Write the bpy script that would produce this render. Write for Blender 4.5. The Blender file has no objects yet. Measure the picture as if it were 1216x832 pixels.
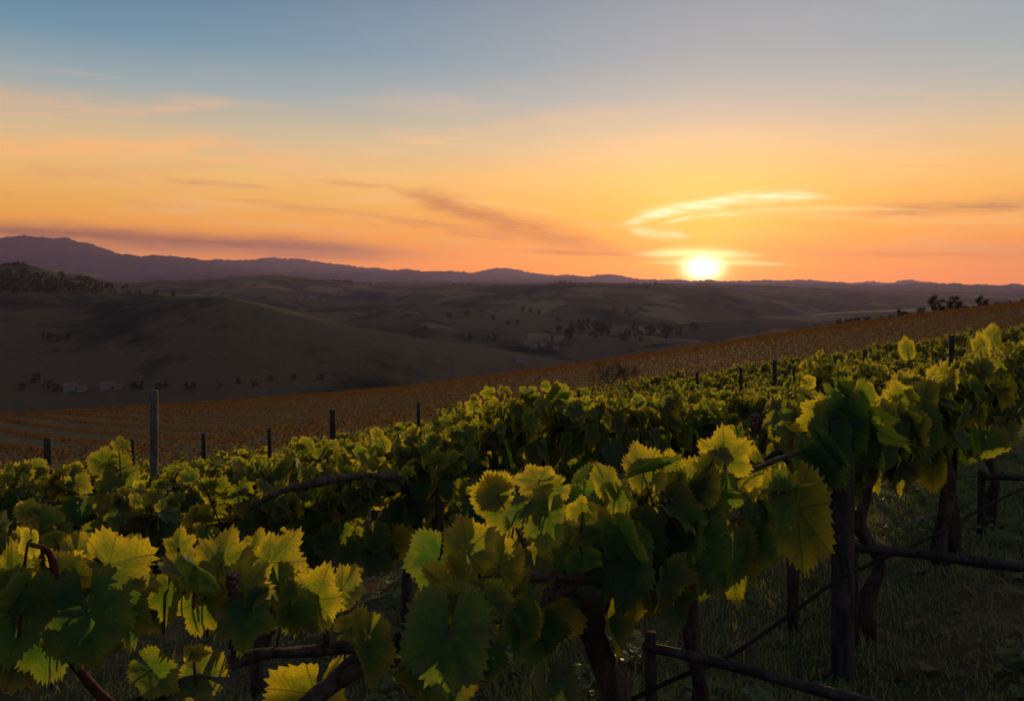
import bpy, math, random
import numpy as np
from mathutils import Matrix, Vector

random.seed(7)
RNG = np.random.default_rng(11)
SC = bpy.context.scene
COL = SC.collection
EYE = np.array([0.0, 0.0, 1.6])
F = 945.8                      # focal length of the photograph in its own pixels (28 mm on a 36 mm frame)
CX, HZ = 608.0, 335.0          # optical axis column and horizon row in the photograph

# ------------------------------------------------------------------ camera, sky, sun, exposure
cam_d = bpy.data.cameras.new("camera")
cam = bpy.data.objects.new("camera", cam_d)
COL.objects.link(cam)
cam.location = EYE
cam.rotation_euler = (math.radians(90), 0, 0)
cam_d.lens = 28
cam_d.sensor_width = 36
cam_d.shift_y = -81 / 1216
cam_d.clip_start = 0.05
cam_d.clip_end = 40000
SC.camera = cam
SC.render.resolution_x, SC.render.resolution_y = 1024, 700
SC.view_settings.view_transform = 'Standard'
SC.view_settings.look = 'None'
SC.view_settings.gamma = 1
SC.view_settings.exposure = 0.06
SC.view_settings.use_curve_mapping = False
SC.cycles.max_bounces = 7
SC.cycles.diffuse_bounces = 3
SC.cycles.glossy_bounces = 2
SC.cycles.transmission_bounces = 4
SC.cycles.volume_bounces = 1
SC.cycles.use_denoising = True
SC.cycles.sample_clamp_indirect = 4.0

SUN_AZ = math.atan((835 - CX) / F)
SUN_EL = math.radians(1.05)
SUN_DIR = np.array([math.sin(SUN_AZ) * math.cos(SUN_EL), math.cos(SUN_AZ) * math.cos(SUN_EL), math.sin(SUN_EL)])
SUN_STRENGTH = 5.0
sun_d = bpy.data.lights.new("sun", 'SUN')
sun = bpy.data.objects.new("sun", sun_d)
COL.objects.link(sun)
sun_d.energy = SUN_STRENGTH
sun_d.angle = math.radians(0.53)
sun_d.color = (1.0, 0.70, 0.30)
sun.rotation_euler = Vector(tuple(SUN_DIR)).to_track_quat('Z', 'Y').to_euler()
sun.location = (20, 80, 40)


def lin(r, g, b):
    out = []
    for c in (r, g, b):
        c /= 255.0
        out.append(c / 12.92 if c <= 0.04045 else ((c + 0.055) / 1.055) ** 2.4)
    return tuple(out)


class NT:
    """small wrapper for building node trees"""
    def __init__(self, tree):
        self.t = tree
        self.n = tree.nodes
        self.l = tree.links

    def node(self, typ, **kw):
        nd = self.n.new(typ)
        for k, v in kw.items():
            setattr(nd, k, v)
        return nd

    def put(self, sock, v):
        if v is None:
            return
        if isinstance(v, bpy.types.NodeSocket):
            self.l.new(v, sock)
        elif isinstance(v, (tuple, list)) and len(v) == 3 and sock.type == 'RGBA':
            sock.default_value = (*v, 1)
        else:
            sock.default_value = v

    def m(self, op, a, b=None, c=None, clamp=False):
        nd = self.node('ShaderNodeMath', operation=op, use_clamp=clamp)
        for i, v in enumerate((a, b, c)):
            self.put(nd.inputs[i], v)
        return nd.outputs[0]

    def vm(self, op, a, b=None):
        nd = self.node('ShaderNodeVectorMath', operation=op)
        self.put(nd.inputs[0], a)
        self.put(nd.inputs[1], b)
        return nd.outputs['Value'] if op in ('DOT_PRODUCT', 'LENGTH') else nd.outputs[0]

    def mix(self, f, a, b, blend='MIX'):
        nd = self.node('ShaderNodeMix', data_type='RGBA', blend_type=blend)
        nd.clamp_factor = True
        self.put(nd.inputs[0], f)
        self.put(nd.inputs[6], a)
        self.put(nd.inputs[7], b)
        return nd.outputs[2]

    def ramp(self, f, stops, interp='LINEAR'):
        nd = self.node('ShaderNodeValToRGB')
        cr = nd.color_ramp
        cr.interpolation = interp
        while len(cr.elements) < len(stops):
            cr.elements.new(0.5)
        for e, (p, c) in zip(cr.elements, stops):
            e.position = p
            e.color = (*c, 1)
        self.put(nd.inputs[0], f)
        return nd.outputs[0]

    def smooth(self, v, lo, hi, a=0.0, b=1.0):
        nd = self.node('ShaderNodeMapRange', interpolation_type='SMOOTHSTEP')
        self.put(nd.inputs[0], v)
        nd.inputs[1].default_value = lo
        nd.inputs[2].default_value = hi
        nd.inputs[3].default_value = a
        nd.inputs[4].default_value = b
        return nd.outputs[0]

    def noise(self, vec, scale, detail=3, rough=0.55, dist=0.0, col=False):
        nd = self.node('ShaderNodeTexNoise')
        self.put(nd.inputs['Vector'], vec)
        nd.inputs['Scale'].default_value = scale
        nd.inputs['Detail'].default_value = detail
        nd.inputs['Roughness'].default_value = rough
        nd.inputs['Distortion'].default_value = dist
        return nd.outputs['Color' if col else 'Fac']

    def comb(self, x, y, z=0.0):
        nd = self.node('ShaderNodeCombineXYZ')
        for i, v in enumerate((x, y, z)):
            self.put(nd.inputs[i], v)
        return nd.outputs[0]


def build_world():
    w = bpy.data.worlds.new("World")
    SC.world = w
    w.use_nodes = True
    t = NT(w.node_tree)
    t.n.clear()
    out = t.node('ShaderNodeOutputWorld')
    bg = t.node('ShaderNodeBackground')
    t.l.new(bg.outputs[0], out.inputs[0])
    sky = t.node('ShaderNodeTexSky', sky_type='NISHITA', sun_disc=False)
    sky.sun_elevation = SUN_EL
    sky.sun_rotation = SUN_AZ
    sky.air_density, sky.dust_density, sky.ozone_density = 1.0, 2.0, 1.5
    g = t.node('ShaderNodeTexCoord').outputs['Generated']
    d = t.vm('NORMALIZE', g)
    sep = t.node('ShaderNodeSeparateXYZ')
    t.l.new(d, sep.inputs[0])
    x, y, z = sep.outputs
    az = t.m('ARCTAN2', x, y)
    el = t.m('ARCSINE', z)
    # broad twilight colours by height above the horizon
    front = [(0.0, (1.75, .42, .002)), (.022, (1.55, .44, .002)), (.05, (1.2, .40, .010)), (.085, lin(253, 174, 58)),
             (.125, lin(244, 186, 98)), (.17, lin(210, 184, 140)), (.22, lin(150, 164, 166)), (.27, lin(98, 138, 160)),
             (.34, lin(58, 108, 142)), (.6, lin(48, 88, 128)), (1.0, lin(24, 44, 78))]
    back = [(0.0, lin(84, 84, 116)), (.1, lin(112, 100, 130)), (.3, lin(80, 106, 146)), (1.0, lin(24, 44, 78))]
    zz = t.m('MAXIMUM', z, 0.0)
    cf = t.ramp(zz, front)
    cb = t.ramp(zz, back)
    hd = t.m('ADD', t.m('MULTIPLY', x, math.sin(SUN_AZ)), t.m('MULTIPLY', y, math.cos(SUN_AZ)))
    base = t.mix(t.smooth(hd, -0.4, 0.75), cb, cf)
    # angle to the sun
    dot = t.vm('DOT_PRODUCT', d, tuple(SUN_DIR))
    ang = t.m('ARCCOSINE', t.m('MINIMUM', dot, 0.999999))
    daz = t.m('SUBTRACT', az, SUN_AZ)
    # paler veil of light on the right of the sky, deeper colour far from the sun
    side = t.smooth(daz, -0.9, 0.35)
    base = t.mix(t.m('MULTIPLY', t.smooth(el, 0.1, 0.32), t.m('MULTIPLY', side, 0.42)), base, lin(196, 190, 178))
    base = t.mix(t.m('MULTIPLY', t.smooth(el, 0.075, 0.0), t.m('MULTIPLY', t.smooth(ang, 0.08, 0.55), 0.42)), base, (1.15, .27, .03))
    # clouds : warped streaks along (azimuth, elevation)
    st = t.comb(t.m('MULTIPLY', az, 3.0), t.m('MULTIPLY', el, 26.0), 0.0)
    n1 = t.noise(st, 1.5, 4, .6, .4)
    n2 = t.noise(t.comb(t.m('MULTIPLY', az, 9.0), t.m('MULTIPLY', t.m('ADD', el, t.m('MULTIPLY', az, .16)), 60.0), 3.3), 1.2, 4, .62, .6)
    veil = t.m('MULTIPLY', t.smooth(n1, .47, .74), t.m('MULTIPLY', t.smooth(el, .27, .12), t.smooth(el, .015, .05)))
    base = t.mix(t.m('MULTIPLY', veil, 0.6), base, lin(252, 190, 128))
    veil2 = t.m('MULTIPLY', t.smooth(n2, .5, .72), t.m('MULTIPLY', t.smooth(el, .22, .10), t.smooth(el, .02, .06)))
    base = t.mix(t.m('MULTIPLY', veil2, 0.28), base, lin(226, 150, 92))

    def px(p, q):
        a = math.atan((p - CX) / F)
        return a, math.atan((HZ - q) / F * math.cos(a))

    def chan(c):
        q_ = t.node('ShaderNodeSeparateColor')
        t.l.new(c, q_.inputs[0])
        return q_.outputs
    WOB = chan(t.noise(t.comb(t.m('MULTIPLY', az, 12.0), t.m('MULTIPLY', el, 40.0), 1.0), 1.3, 3, .6, .3, col=True))
    BRK = chan(t.noise(t.comb(t.m('MULTIPLY', t.m('ADD', az, t.m('MULTIPLY', el, .8)), 22.0), t.m('MULTIPLY', t.m('SUBTRACT', el, t.m('MULTIPLY', az, -.04)), 260.0), 6.0), 1.0, 5, .68, .5, col=True))

    def streak(base, p0, p1, hw, colr, op, bend=0.0, wob=7.0, soft=0.25, seed=0.0, broken=0.5):
        a0, e0 = px(*p0)
        a1, e1 = px(*p1)
        f = t.m('DIVIDE', t.m('SUBTRACT', az, a0), a1 - a0)
        line = t.m('ADD', t.m('MULTIPLY', f, e1 - e0), e0)
        if bend:
            par = t.m('MULTIPLY', t.m('MULTIPLY', f, t.m('SUBTRACT', 1.0, f)), 4 * bend / F)
            line = t.m('ADD', line, par)
        nv = WOB[int(seed * 2) % 3]
        line = t.m('ADD', line, t.m('MULTIPLY', t.m('SUBTRACT', nv, .5), 2 * wob / F))
        taper = t.m('MULTIPLY', t.smooth(f, 0.0, soft), t.smooth(f, 1.0, 1.0 - soft))
        q = t.m('DIVIDE', t.m('SUBTRACT', el, line), t.m('MULTIPLY', t.m('ADD', t.m('MULTIPLY', taper, .85), .15), hw / F))
        g_ = t.m('EXPONENT', t.m('MULTIPLY', t.m('MULTIPLY', q, q), -1.0))
        nb = BRK[int(seed * 2 + 1) % 3]
        br = t.smooth(nb, .36, .62, 1.0 - broken, 1.0)
        k = t.m('MULTIPLY', t.m('MULTIPLY', g_, taper), t.m('MULTIPLY', br, op))
        return t.mix(k, base, colr)

    mauve, dusk, peach, gold = lin(158, 88, 66), lin(190, 110, 50), lin(255, 196, 130), (1.35, 1.12, .72)
    base = streak(base, (-260, 258), (560, 306), 10, mauve, 1.0, 3, 6, .3, 1.0, .15)
    base = streak(base, (-100, 283), (560, 312), 6, lin(196, 116, 70), .6, 2, 5, .3, 1.7, .4)
    base = streak(base, (-120, 176), (300, 166), 9, lin(255, 184, 108), 1.0, -3, 12, .3, 2.0, .4)
    base = streak(base, (-60, 205), (330, 190), 5, lin(238, 166, 110), .5, -3, 10, .3, 2.5, .6)
    base = streak(base, (200, 150), (420, 205), 10, lin(238, 176, 128), .5, -6, 12, .3, 2.9, .6)
    base = streak(base, (170, 212), (345, 226), 3, lin(214, 150, 98), .7, 1, 4, .3, 3.0, .5)
    base = streak(base, (370, 215), (470, 223), 3, lin(208, 142, 92), .7, 0, 3, .3, 4.0, .5)
    base = streak(base, (430, 212), (780, 306), 12, dusk, 1.0, -5, 12, .3, 5.0, .35)
    base = streak(base, (420, 250), (660, 286), 7, lin(222, 136, 62), .9, -4, 8, .3, 5.5, .6)
    base = streak(base, (590, 297), (860, 305), 3, lin(196, 104, 30), .8, 0, 2, .25, 6.0, .4)
    base = streak(base, (960, 252), (1330, 238), 7, lin(180, 122, 76), .95, 0, 7, .3, 7.0, .5)
    base = streak(base, (1000, 262), (1300, 262), 5, lin(255, 190, 104), .7, 0, 8, .3, 8.0, .5)
    base = streak(base, (-80, 95), (150, 128), 9, lin(226, 178, 140), .55, -6, 14, .3, 3.5, .7)
    base = streak(base, (60, 130), (300, 118), 5, lin(240, 182, 136), .5, -4, 9, .3, 4.5, .7)
    base = streak(base, (120, 182), (420, 200), 6, lin(252, 184, 112), .6, 3, 10, .3, 5.2, .7)
    base = streak(base, (240, 232), (520, 262), 4, lin(222, 146, 78), .6, -2, 6, .3, 6.2, .6)
    base = streak(base, (520, 235), (700, 262), 4, lin(255, 196, 104), .6, 3, 6, .3, 7.3, .6)
    base = streak(base, (1080, 268), (1290, 248), 5, lin(255, 186, 104), .7, 2, 6, .3, 8.4, .6)
    base = streak(base, (900, 300), (1260, 306), 3, lin(214, 116, 44), .5, 1, 4, .3, 9.2, .6)
    base = streak(base, (380, 118), (640, 128), 12, lin(214, 182, 148), .4, 0, 10, .4, 8.7, .5)
    # the sun's glow
    def gexp(k):
        return t.m('EXPONENT', t.m('MULTIPLY', ang, -1.0 / k))
    def addc(b, f, c):
        nd = t.node('ShaderNodeMix', data_type='RGBA', blend_type='ADD')
        nd.clamp_factor = False
        t.put(nd.inputs[0], f)
        t.put(nd.inputs[6], b)
        t.put(nd.inputs[7], c)
        return nd.outputs[2]
    base = addc(base, t.m('MULTIPLY', gexp(.20), .12), (1.0, .42, .08))
    base = addc(base, t.m('MULTIPLY', gexp(.05), .9), (1.0, .50, .06))
    # bright curl of cloud above the sun and thin bars beside it
    base = streak(base, (728, 272), (880, 243), 6, gold, .9, 9, 6, .22, 9.0, .7)
    base = streak(base, (745, 262), (905, 238), 3, gold, .7, 8, 5, .3, 9.7, .8)
    base = streak(base, (760, 276), (900, 254), 3, gold, .6, 7, 6, .3, 10.6, .8)
    base = streak(base, (735, 268), (830, 279), 5, gold, .75, -4, 4, .3, 9.5, .5)
    base = streak(base, (820, 239), (1000, 233), 5, gold, .9, 3, 4, .3, 10.0, .7)
    base = streak(base, (800, 255), (1130, 250), 3, lin(255, 214, 130), .85, 5, 3, .3, 11.0, .35)
    base = streak(base, (735, 303), (925, 304), 5, (2.4, 1.8, .7), .95, 3, 2, .35, 12.0, .3)
    base = streak(base, (745, 312), (960, 315), 3, (2.2, 1.6, .6), .85, 2, 2, .35, 13.0, .4)
    core = t.m('EXPONENT', t.m('MULTIPLY', t.m('POWER', t.m('DIVIDE', t.m('SQRT', t.m('ADD', t.m('POWER', t.m('MULTIPLY', daz, .62), 2.0), t.m('POWER', t.m('SUBTRACT', el, SUN_EL - .001), 2.0))), .0115), 2.0), -1.0))
    base = addc(base, t.m('MULTIPLY', core, 7.0), (1.0, .86, .5))
    # a trace of the physical sky over it all, for a natural falloff of blue
    nd = t.node('ShaderNodeMix', data_type='RGBA', blend_type='ADD')
    nd.clamp_factor = False
    nd.inputs[0].default_value = 0.05
    t.l.new(base, nd.inputs[6])
    t.l.new(sky.outputs[0], nd.inputs[7])
    t.l.new(nd.outputs[2], bg.inputs[0])
    bg.inputs[1].default_value = 1.0


build_world()

# ------------------------------------------------------------------ helpers


def P(px, py, Y):
    """the point at depth Y that the photograph shows at (px, py)"""
    return np.array([(px - CX) / F * Y, Y, 1.6 + (HZ - py) / F * Y])


def tag(o, label=None, cat=None, group=None, kind=None):
    if label:
        o['label'] = label
    if cat:
        o['category'] = cat
    if group:
        o['group'] = group
    if kind:
        o['kind'] = kind
    return o


def empty(name, loc, rz=0.0):
    o = bpy.data.objects.new(name, None)
    o.empty_display_size = 0.1
    COL.objects.link(o)
    o.location = loc
    o.rotation_euler = (0, 0, rz)
    return o


def mesh_from(name, V, T, uv=None, tint=None, smooth=True, mi=None):
    """triangles (or quads) -> mesh datablock"""
    V = np.asarray(V, np.float32)
    T = np.asarray(T, np.int32)
    me = bpy.data.meshes.new(name)
    k = T.shape[1]
    me.vertices.add(len(V))
    me.vertices.foreach_set('co', V.ravel())
    me.loops.add(T.size)
    me.loops.foreach_set('vertex_index', T.ravel())
    me.polygons.add(len(T))
    me.polygons.foreach_set('loop_start', np.arange(0, T.size, k, dtype=np.int32))
    me.polygons.foreach_set('use_smooth', np.full(len(T), smooth, bool))
    if mi is not None and np.any(mi):
        me.polygons.foreach_set('material_index', np.asarray(mi, np.int32))
    if uv is not None:
        ul = me.uv_layers.new(name='UVMap')
        ul.data.foreach_set('uv', np.asarray(uv, np.float32)[T.ravel()].ravel())
    if tint is not None:
        at = me.attributes.new('tint', 'FLOAT_COLOR', 'POINT')
        at.data.foreach_set('color', np.asarray(tint, np.float32).ravel())
    me.update(calc_edges=True)
    me.validate()
    return me


def obj(name, me, mat, parent=None, loc=None):
    o = bpy.data.objects.new(name, me)
    COL.objects.link(o)
    if mat is not None and len(me.materials) == 0:
        for m_ in mat if isinstance(mat, tuple) else (mat,):
            me.materials.append(m_)
    if parent is not None:
        o.parent = parent
    if loc is not None:
        o.location = loc
    return o


class Geo:
    def __init__(self):
        self.V, self.T, self.UV, self.C, self.M, self.n = [], [], [], [], [], 0

    def add(self, V, T, uv=None, c=None, m=0):
        self.M.append(np.full(len(T), m, np.int32))
        self.V.append(V)
        self.T.append(np.asarray(T) + self.n)
        self.UV.append(uv if uv is not None else np.zeros((len(V), 2)))
        self.C.append(c if c is not None else np.zeros((len(V), 4)))
        self.n += len(V)

    def mesh(self, name, smooth=True):
        if not self.V:
            return mesh_from(name, np.zeros((3, 3)), np.array([[0, 1, 2]]))
        return mesh_from(name, np.concatenate(self.V), np.concatenate(self.T), np.concatenate(self.UV), np.concatenate(self.C), smooth, np.concatenate(self.M))


def catmull(pts, n):
    pts = np.asarray(pts, float)
    P_ = np.vstack([2 * pts[0] - pts[1], pts, 2 * pts[-1] - pts[-2]])
    out = []
    for i in range(len(pts) - 1):
        a, b, c, d = P_[i:i + 4]
        for s in np.linspace(0, 1, n, endpoint=False):
            out.append(.5 * (2 * b + (c - a) * s + (2 * a - 5 * b + 4 * c - d) * s ** 2 + (3 * b - a - 3 * c + d) * s ** 3))
    out.append(pts[-1])
    return np.array(out)


def tube(path, rad, ns=8, gnarl=0.0, rng=RNG, cap=True):
    """swept tube as triangles; rad is one radius or one per path point"""
    path = np.asarray(path, float)
    n = len(path)
    rad = np.full(n, rad, float) if np.ndim(rad) == 0 else np.interp(np.linspace(0, 1, n), np.linspace(0, 1, len(rad)), rad)
    tan = np.gradient(path, axis=0)
    tan /= np.linalg.norm(tan, axis=1)[:, None] + 1e-9
    ref = np.array([0.0, 0, 1]) if abs(tan[0, 2]) < .8 else np.array([1.0, 0, 0])
    u = np.cross(tan[0], ref)
    u /= np.linalg.norm(u)
    V = []
    ph = rng.uniform(0, 6.28, 4)
    a = np.linspace(0, 2 * np.pi, ns, endpoint=False)
    for i in range(n):
        u = u - tan[i] * np.dot(u, tan[i])
        u /= np.linalg.norm(u) + 1e-9
        w = np.cross(tan[i], u)
        s = i / max(1, n - 1)
        r = rad[i] * (1 + gnarl * (.5 * np.sin(2 * a + ph[0] + 9 * s) + .4 * np.sin(3 * a + ph[1] - 14 * s) + .3 * rng.standard_normal(ns) + .5 * math.sin(ph[2] + 17 * s)))
        V.append(path[i] + r[:, None] * (np.cos(a)[:, None] * u + np.sin(a)[:, None] * w))
    V = np.concatenate(V)
    i, j = np.meshgrid(np.arange(n - 1), np.arange(ns), indexing='ij')
    p, q = (i * ns + j).ravel(), (i * ns + (j + 1) % ns).ravel()
    T = np.concatenate([np.stack([p, q, q + ns], 1), np.stack([p, q + ns, p + ns], 1)])
    if cap:
        V = np.vstack([V, path[0], path[-1]])
        c0, c1 = n * ns, n * ns + 1
        jj = np.arange(ns)
        e = (n - 1) * ns
        T = np.concatenate([T, np.stack([np.full(ns, c0), (jj + 1) % ns, jj], 1), np.stack([np.full(ns, c1), e + jj, e + (jj + 1) % ns], 1)])
    return V, T


def box(c, s, rz=0.0, tilt=None):
    c, s = np.asarray(c, float), np.asarray(s, float) / 2
    V = np.array([[i, j, k] for i in (-1, 1) for j in (-1, 1) for k in (-1, 1)], float) * s
    R = np.array([[math.cos(rz), -math.sin(rz), 0], [math.sin(rz), math.cos(rz), 0], [0, 0, 1]])
    V = V @ R.T + c
    q = np.array([[0, 1, 3, 2], [4, 6, 7, 5], [0, 4, 5, 1], [2, 3, 7, 6], [0, 2, 6, 4], [1, 5, 7, 3]])
    return V, np.concatenate([q[:, :3], q[:, [0, 2, 3]]])


# ------------------------------------------------------------------ materials
def new_mat(name):
    m = bpy.data.materials.new(name)
    m.use_nodes = True
    t = NT(m.node_tree)
    t.n.clear()
    out = t.node('ShaderNodeOutputMaterial')
    return m, t, out


def principled(t, out, col, rough=.8, spec=.3, bump=None, bstr=.3, bdist=.02):
    b = t.node('ShaderNodeBsdfPrincipled')
    t.put(b.inputs['Base Color'], col)
    t.put(b.inputs['Roughness'], rough)
    b.inputs['Specular IOR Level'].default_value = spec
    if bump is not None:
        bn = t.node('ShaderNodeBump')
        bn.inputs['Strength'].default_value = bstr
        bn.inputs['Distance'].default_value = bdist
        t.l.new(bump, bn.inputs['Height'])
        t.l.new(bn.outputs[0], b.inputs['Normal'])
    t.l.new(b.outputs[0], out.inputs[0])
    return b


def leaf_material(name, green=(.014, .072, .034), yellow=(.13, .12, .016), trans_g=(.058, .185, .012), trans_y=(.84, .62, .020), frac=.58, veins=True, spec=.22, rough=.58, back=(.10, .125, .075)):
    m, t, out = new_mat(name)
    uv = t.node('ShaderNodeUVMap')
    uv.uv_map = 'UVMap'
    sep = t.node('ShaderNodeSeparateXYZ')
    t.l.new(uv.outputs[0], sep.inputs[0])
    th, r = sep.outputs[0], sep.outputs[1]       # angle (degrees / 360 + .5) and radius on the blade
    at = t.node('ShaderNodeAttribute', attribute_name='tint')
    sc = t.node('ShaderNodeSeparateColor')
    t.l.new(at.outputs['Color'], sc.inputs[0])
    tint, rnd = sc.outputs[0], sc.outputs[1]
    pos = t.node('ShaderNodeTexCoord').outputs['Object']
    n = t.noise(pos, 38, 3, .6)
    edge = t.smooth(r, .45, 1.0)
    yl = t.m('ADD', t.m('MULTIPLY', tint, .42), t.m('MULTIPLY', edge, t.m('ADD', .14, t.m('MULTIPLY', tint, .75))))  # yellower margin: partly autumn colour, partly the backlit rim glow painted in
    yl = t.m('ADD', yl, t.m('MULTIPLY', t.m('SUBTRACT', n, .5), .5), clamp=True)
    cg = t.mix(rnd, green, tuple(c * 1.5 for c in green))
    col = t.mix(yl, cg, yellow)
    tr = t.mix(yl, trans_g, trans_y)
    bump = None
    if veins:
        ang = t.m('ABSOLUTE', t.m('MULTIPLY', t.m('SUBTRACT', th, .5), 360.0))
        d = t.m('PINGPONG', ang, 25.0)
        lat = t.m('MULTIPLY', t.m('MULTIPLY', d, math.pi / 180), r)
        v1 = t.smooth(lat, .024, .008)
        s2 = t.m('PINGPONG', t.m('SUBTRACT', r, t.m('MULTIPLY', lat, 1.1)), .055)
        v2 = t.m('MULTIPLY', t.smooth(s2, .012, .003), .75)
        net = t.node('ShaderNodeTexVoronoi', feature='DISTANCE_TO_EDGE')
        net.inputs['Scale'].default_value = 130
        t.l.new(pos, net.inputs['Vector'])
        v = t.m('MAXIMUM', v1, v2)
        v = t.m('MAXIMUM', v, t.m('MULTIPLY', t.smooth(net.outputs['Distance'], .10, .02), .42))
        col = t.mix(t.m('MULTIPLY', v, .5), col, (.13, .16, .06))
        tr = t.mix(t.m('MULTIPLY', v, .75), tr, (.10, .10, .015))
        bump = t.m('ADD', t.m('MULTIPLY', v, -1.0), t.m('MULTIPLY', t.noise(pos, 70, 3), 1.2))
    # browned spots and scorched tips
    spot = t.m('MULTIPLY', t.smooth(t.noise(pos, 22, 4, .65), .60, .74), t.m('ADD', .25, t.m('MULTIPLY', edge, .6)))
    col = t.mix(spot, col, (.11, .055, .02))
    tr = t.mix(spot, tr, (.22, .09, .015))
    geo = t.node('ShaderNodeNewGeometry')
    col = t.mix(t.m('MULTIPLY', geo.outputs['Backfacing'], .45), col, back)
    b = t.node('ShaderNodeBsdfPrincipled')
    t.l.new(col, b.inputs['Base Color'])
    b.inputs['Roughness'].default_value = rough
    b.inputs['Specular IOR Level'].default_value = spec
    tl = t.node('ShaderNodeBsdfTranslucent')
    t.l.new(tr, tl.inputs[0])
    if bump is not None:
        bn = t.node('ShaderNodeBump')
        bn.inputs['Strength'].default_value = .8
        bn.inputs['Distance'].default_value = .005
        t.l.new(bump, bn.inputs['Height'])
        t.l.new(bn.outputs[0], b.inputs['Normal'])
    mx = t.node('ShaderNodeMixShader')
    mx.inputs[0].default_value = frac
    t.l.new(b.outputs[0], mx.inputs[1])
    t.l.new(tl.outputs[0], mx.inputs[2])
    t.l.new(mx.outputs[0], out.inputs[0])
    return m


def bark_material(name, dark, light, scale=30):
    m, t, out = new_mat(name)
    pos = t.node('ShaderNodeTexCoord').outputs['Object']
    mp = t.node('ShaderNodeMapping')
    mp.inputs['Scale'].default_value = (1, 1, .22)
    t.l.new(pos, mp.inputs[0])
    n = t.noise(mp.outputs[0], scale, 6, .7, .6)
    n2 = t.noise(pos, scale * .2, 3)
    col = t.mix(t.smooth(t.m('ADD', n, t.m('MULTIPLY', n2, .4)), .5, .9), dark, light)
    principled(t, out, col, .92, .2, n, .9, .02)
    return m


MAT = {}
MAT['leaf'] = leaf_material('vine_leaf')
MAT['leaf_far'] = leaf_material('vine_leaf_distant', green=(.055, .030, .017), yellow=(.095, .046, .020), trans_g=(.13, .065, .014), trans_y=(.20, .095, .018), veins=False, spec=.02, rough=.9, back=(.06, .034, .018))
MAT['tree_leaf'] = leaf_material('tree_foliage', green=(.012, .018, .010), yellow=(.028, .028, .014), trans_g=(.03, .035, .008), trans_y=(.05, .04, .008), frac=.3, spec=.05, veins=False)
MAT['bark'] = bark_material('vine_bark', (.018, .012, .009), (.085, .062, .048))
MAT['cane'] = bark_material('red_cane', (.045, .014, .009), (.14, .05, .03), 50)
MAT['old_wood'] = bark_material('weathered_wood', (.018, .014, .012), (.075, .062, .052), 26)
MAT['pale_wood'] = bark_material('pale_weathered_wood', (.04, .034, .03), (.17, .15, .13), 24)

MAT['branches'] = (MAT['bark'], MAT['cane'])
MAT['leaves'] = (MAT['leaf'], MAT['cane'])


def grape_material():
    m, t, out = new_mat('grape_skin')
    pos = t.node('ShaderNodeTexCoord').outputs['Object']
    col = t.mix(t.noise(pos, 45, 2), (.035, .008, .014), (.13, .03, .03))
    principled(t, out, col, .45, .4)
    return m


MAT['grape'] = grape_material()


def simple_mat(name, col, rough=.7, spec=.3, scale=6, var=.35):
    m, t, out = new_mat(name)
    pos = t.node('ShaderNodeTexCoord').outputs['Object']
    c = t.mix(t.noise(pos, scale, 4), tuple(v * (1 - var) for v in col), tuple(v * (1 + var) for v in col))
    principled(t, out, c, rough, spec)
    return m


MAT['wire'] = simple_mat('dull_wire', (.03, .028, .026), .9, .1, 40)
MAT['hose'] = simple_mat('black_drip_hose', (.012, .011, .010), .9, .1, 20)
MAT['house_wall'] = simple_mat('pale_render', (.22, .20, .18), .8, .2, 2)
MAT['house_roof'] = simple_mat('clay_tiles', (.20, .10, .07), .85, .2, 4)


def ground_material():
    m, t, out = new_mat('vineyard_soil')
    pos = t.node('ShaderNodeNewGeometry').outputs['Position']
    n1 = t.noise(pos, .9, 5, .6)
    n2 = t.noise(pos, 7, 6, .7)
    n3 = t.noise(pos, 42, 5, .7)
    soil = t.mix(n3, (.05, .035, .022), (.25, .175, .11))
    grass = t.mix(n3, (.025, .028, .012), (.09, .09, .04))
    k = t.smooth(t.m('ADD', t.m('MULTIPLY', n1, .5), t.m('MULTIPLY', n2, .5)), .36, .56)
    col = t.mix(k, soil, grass)
    h = t.m('ADD', n2, t.m('MULTIPLY', n3, .5))
    principled(t, out, col, .95, .1, h, 1.0, .05)
    return m


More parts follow.
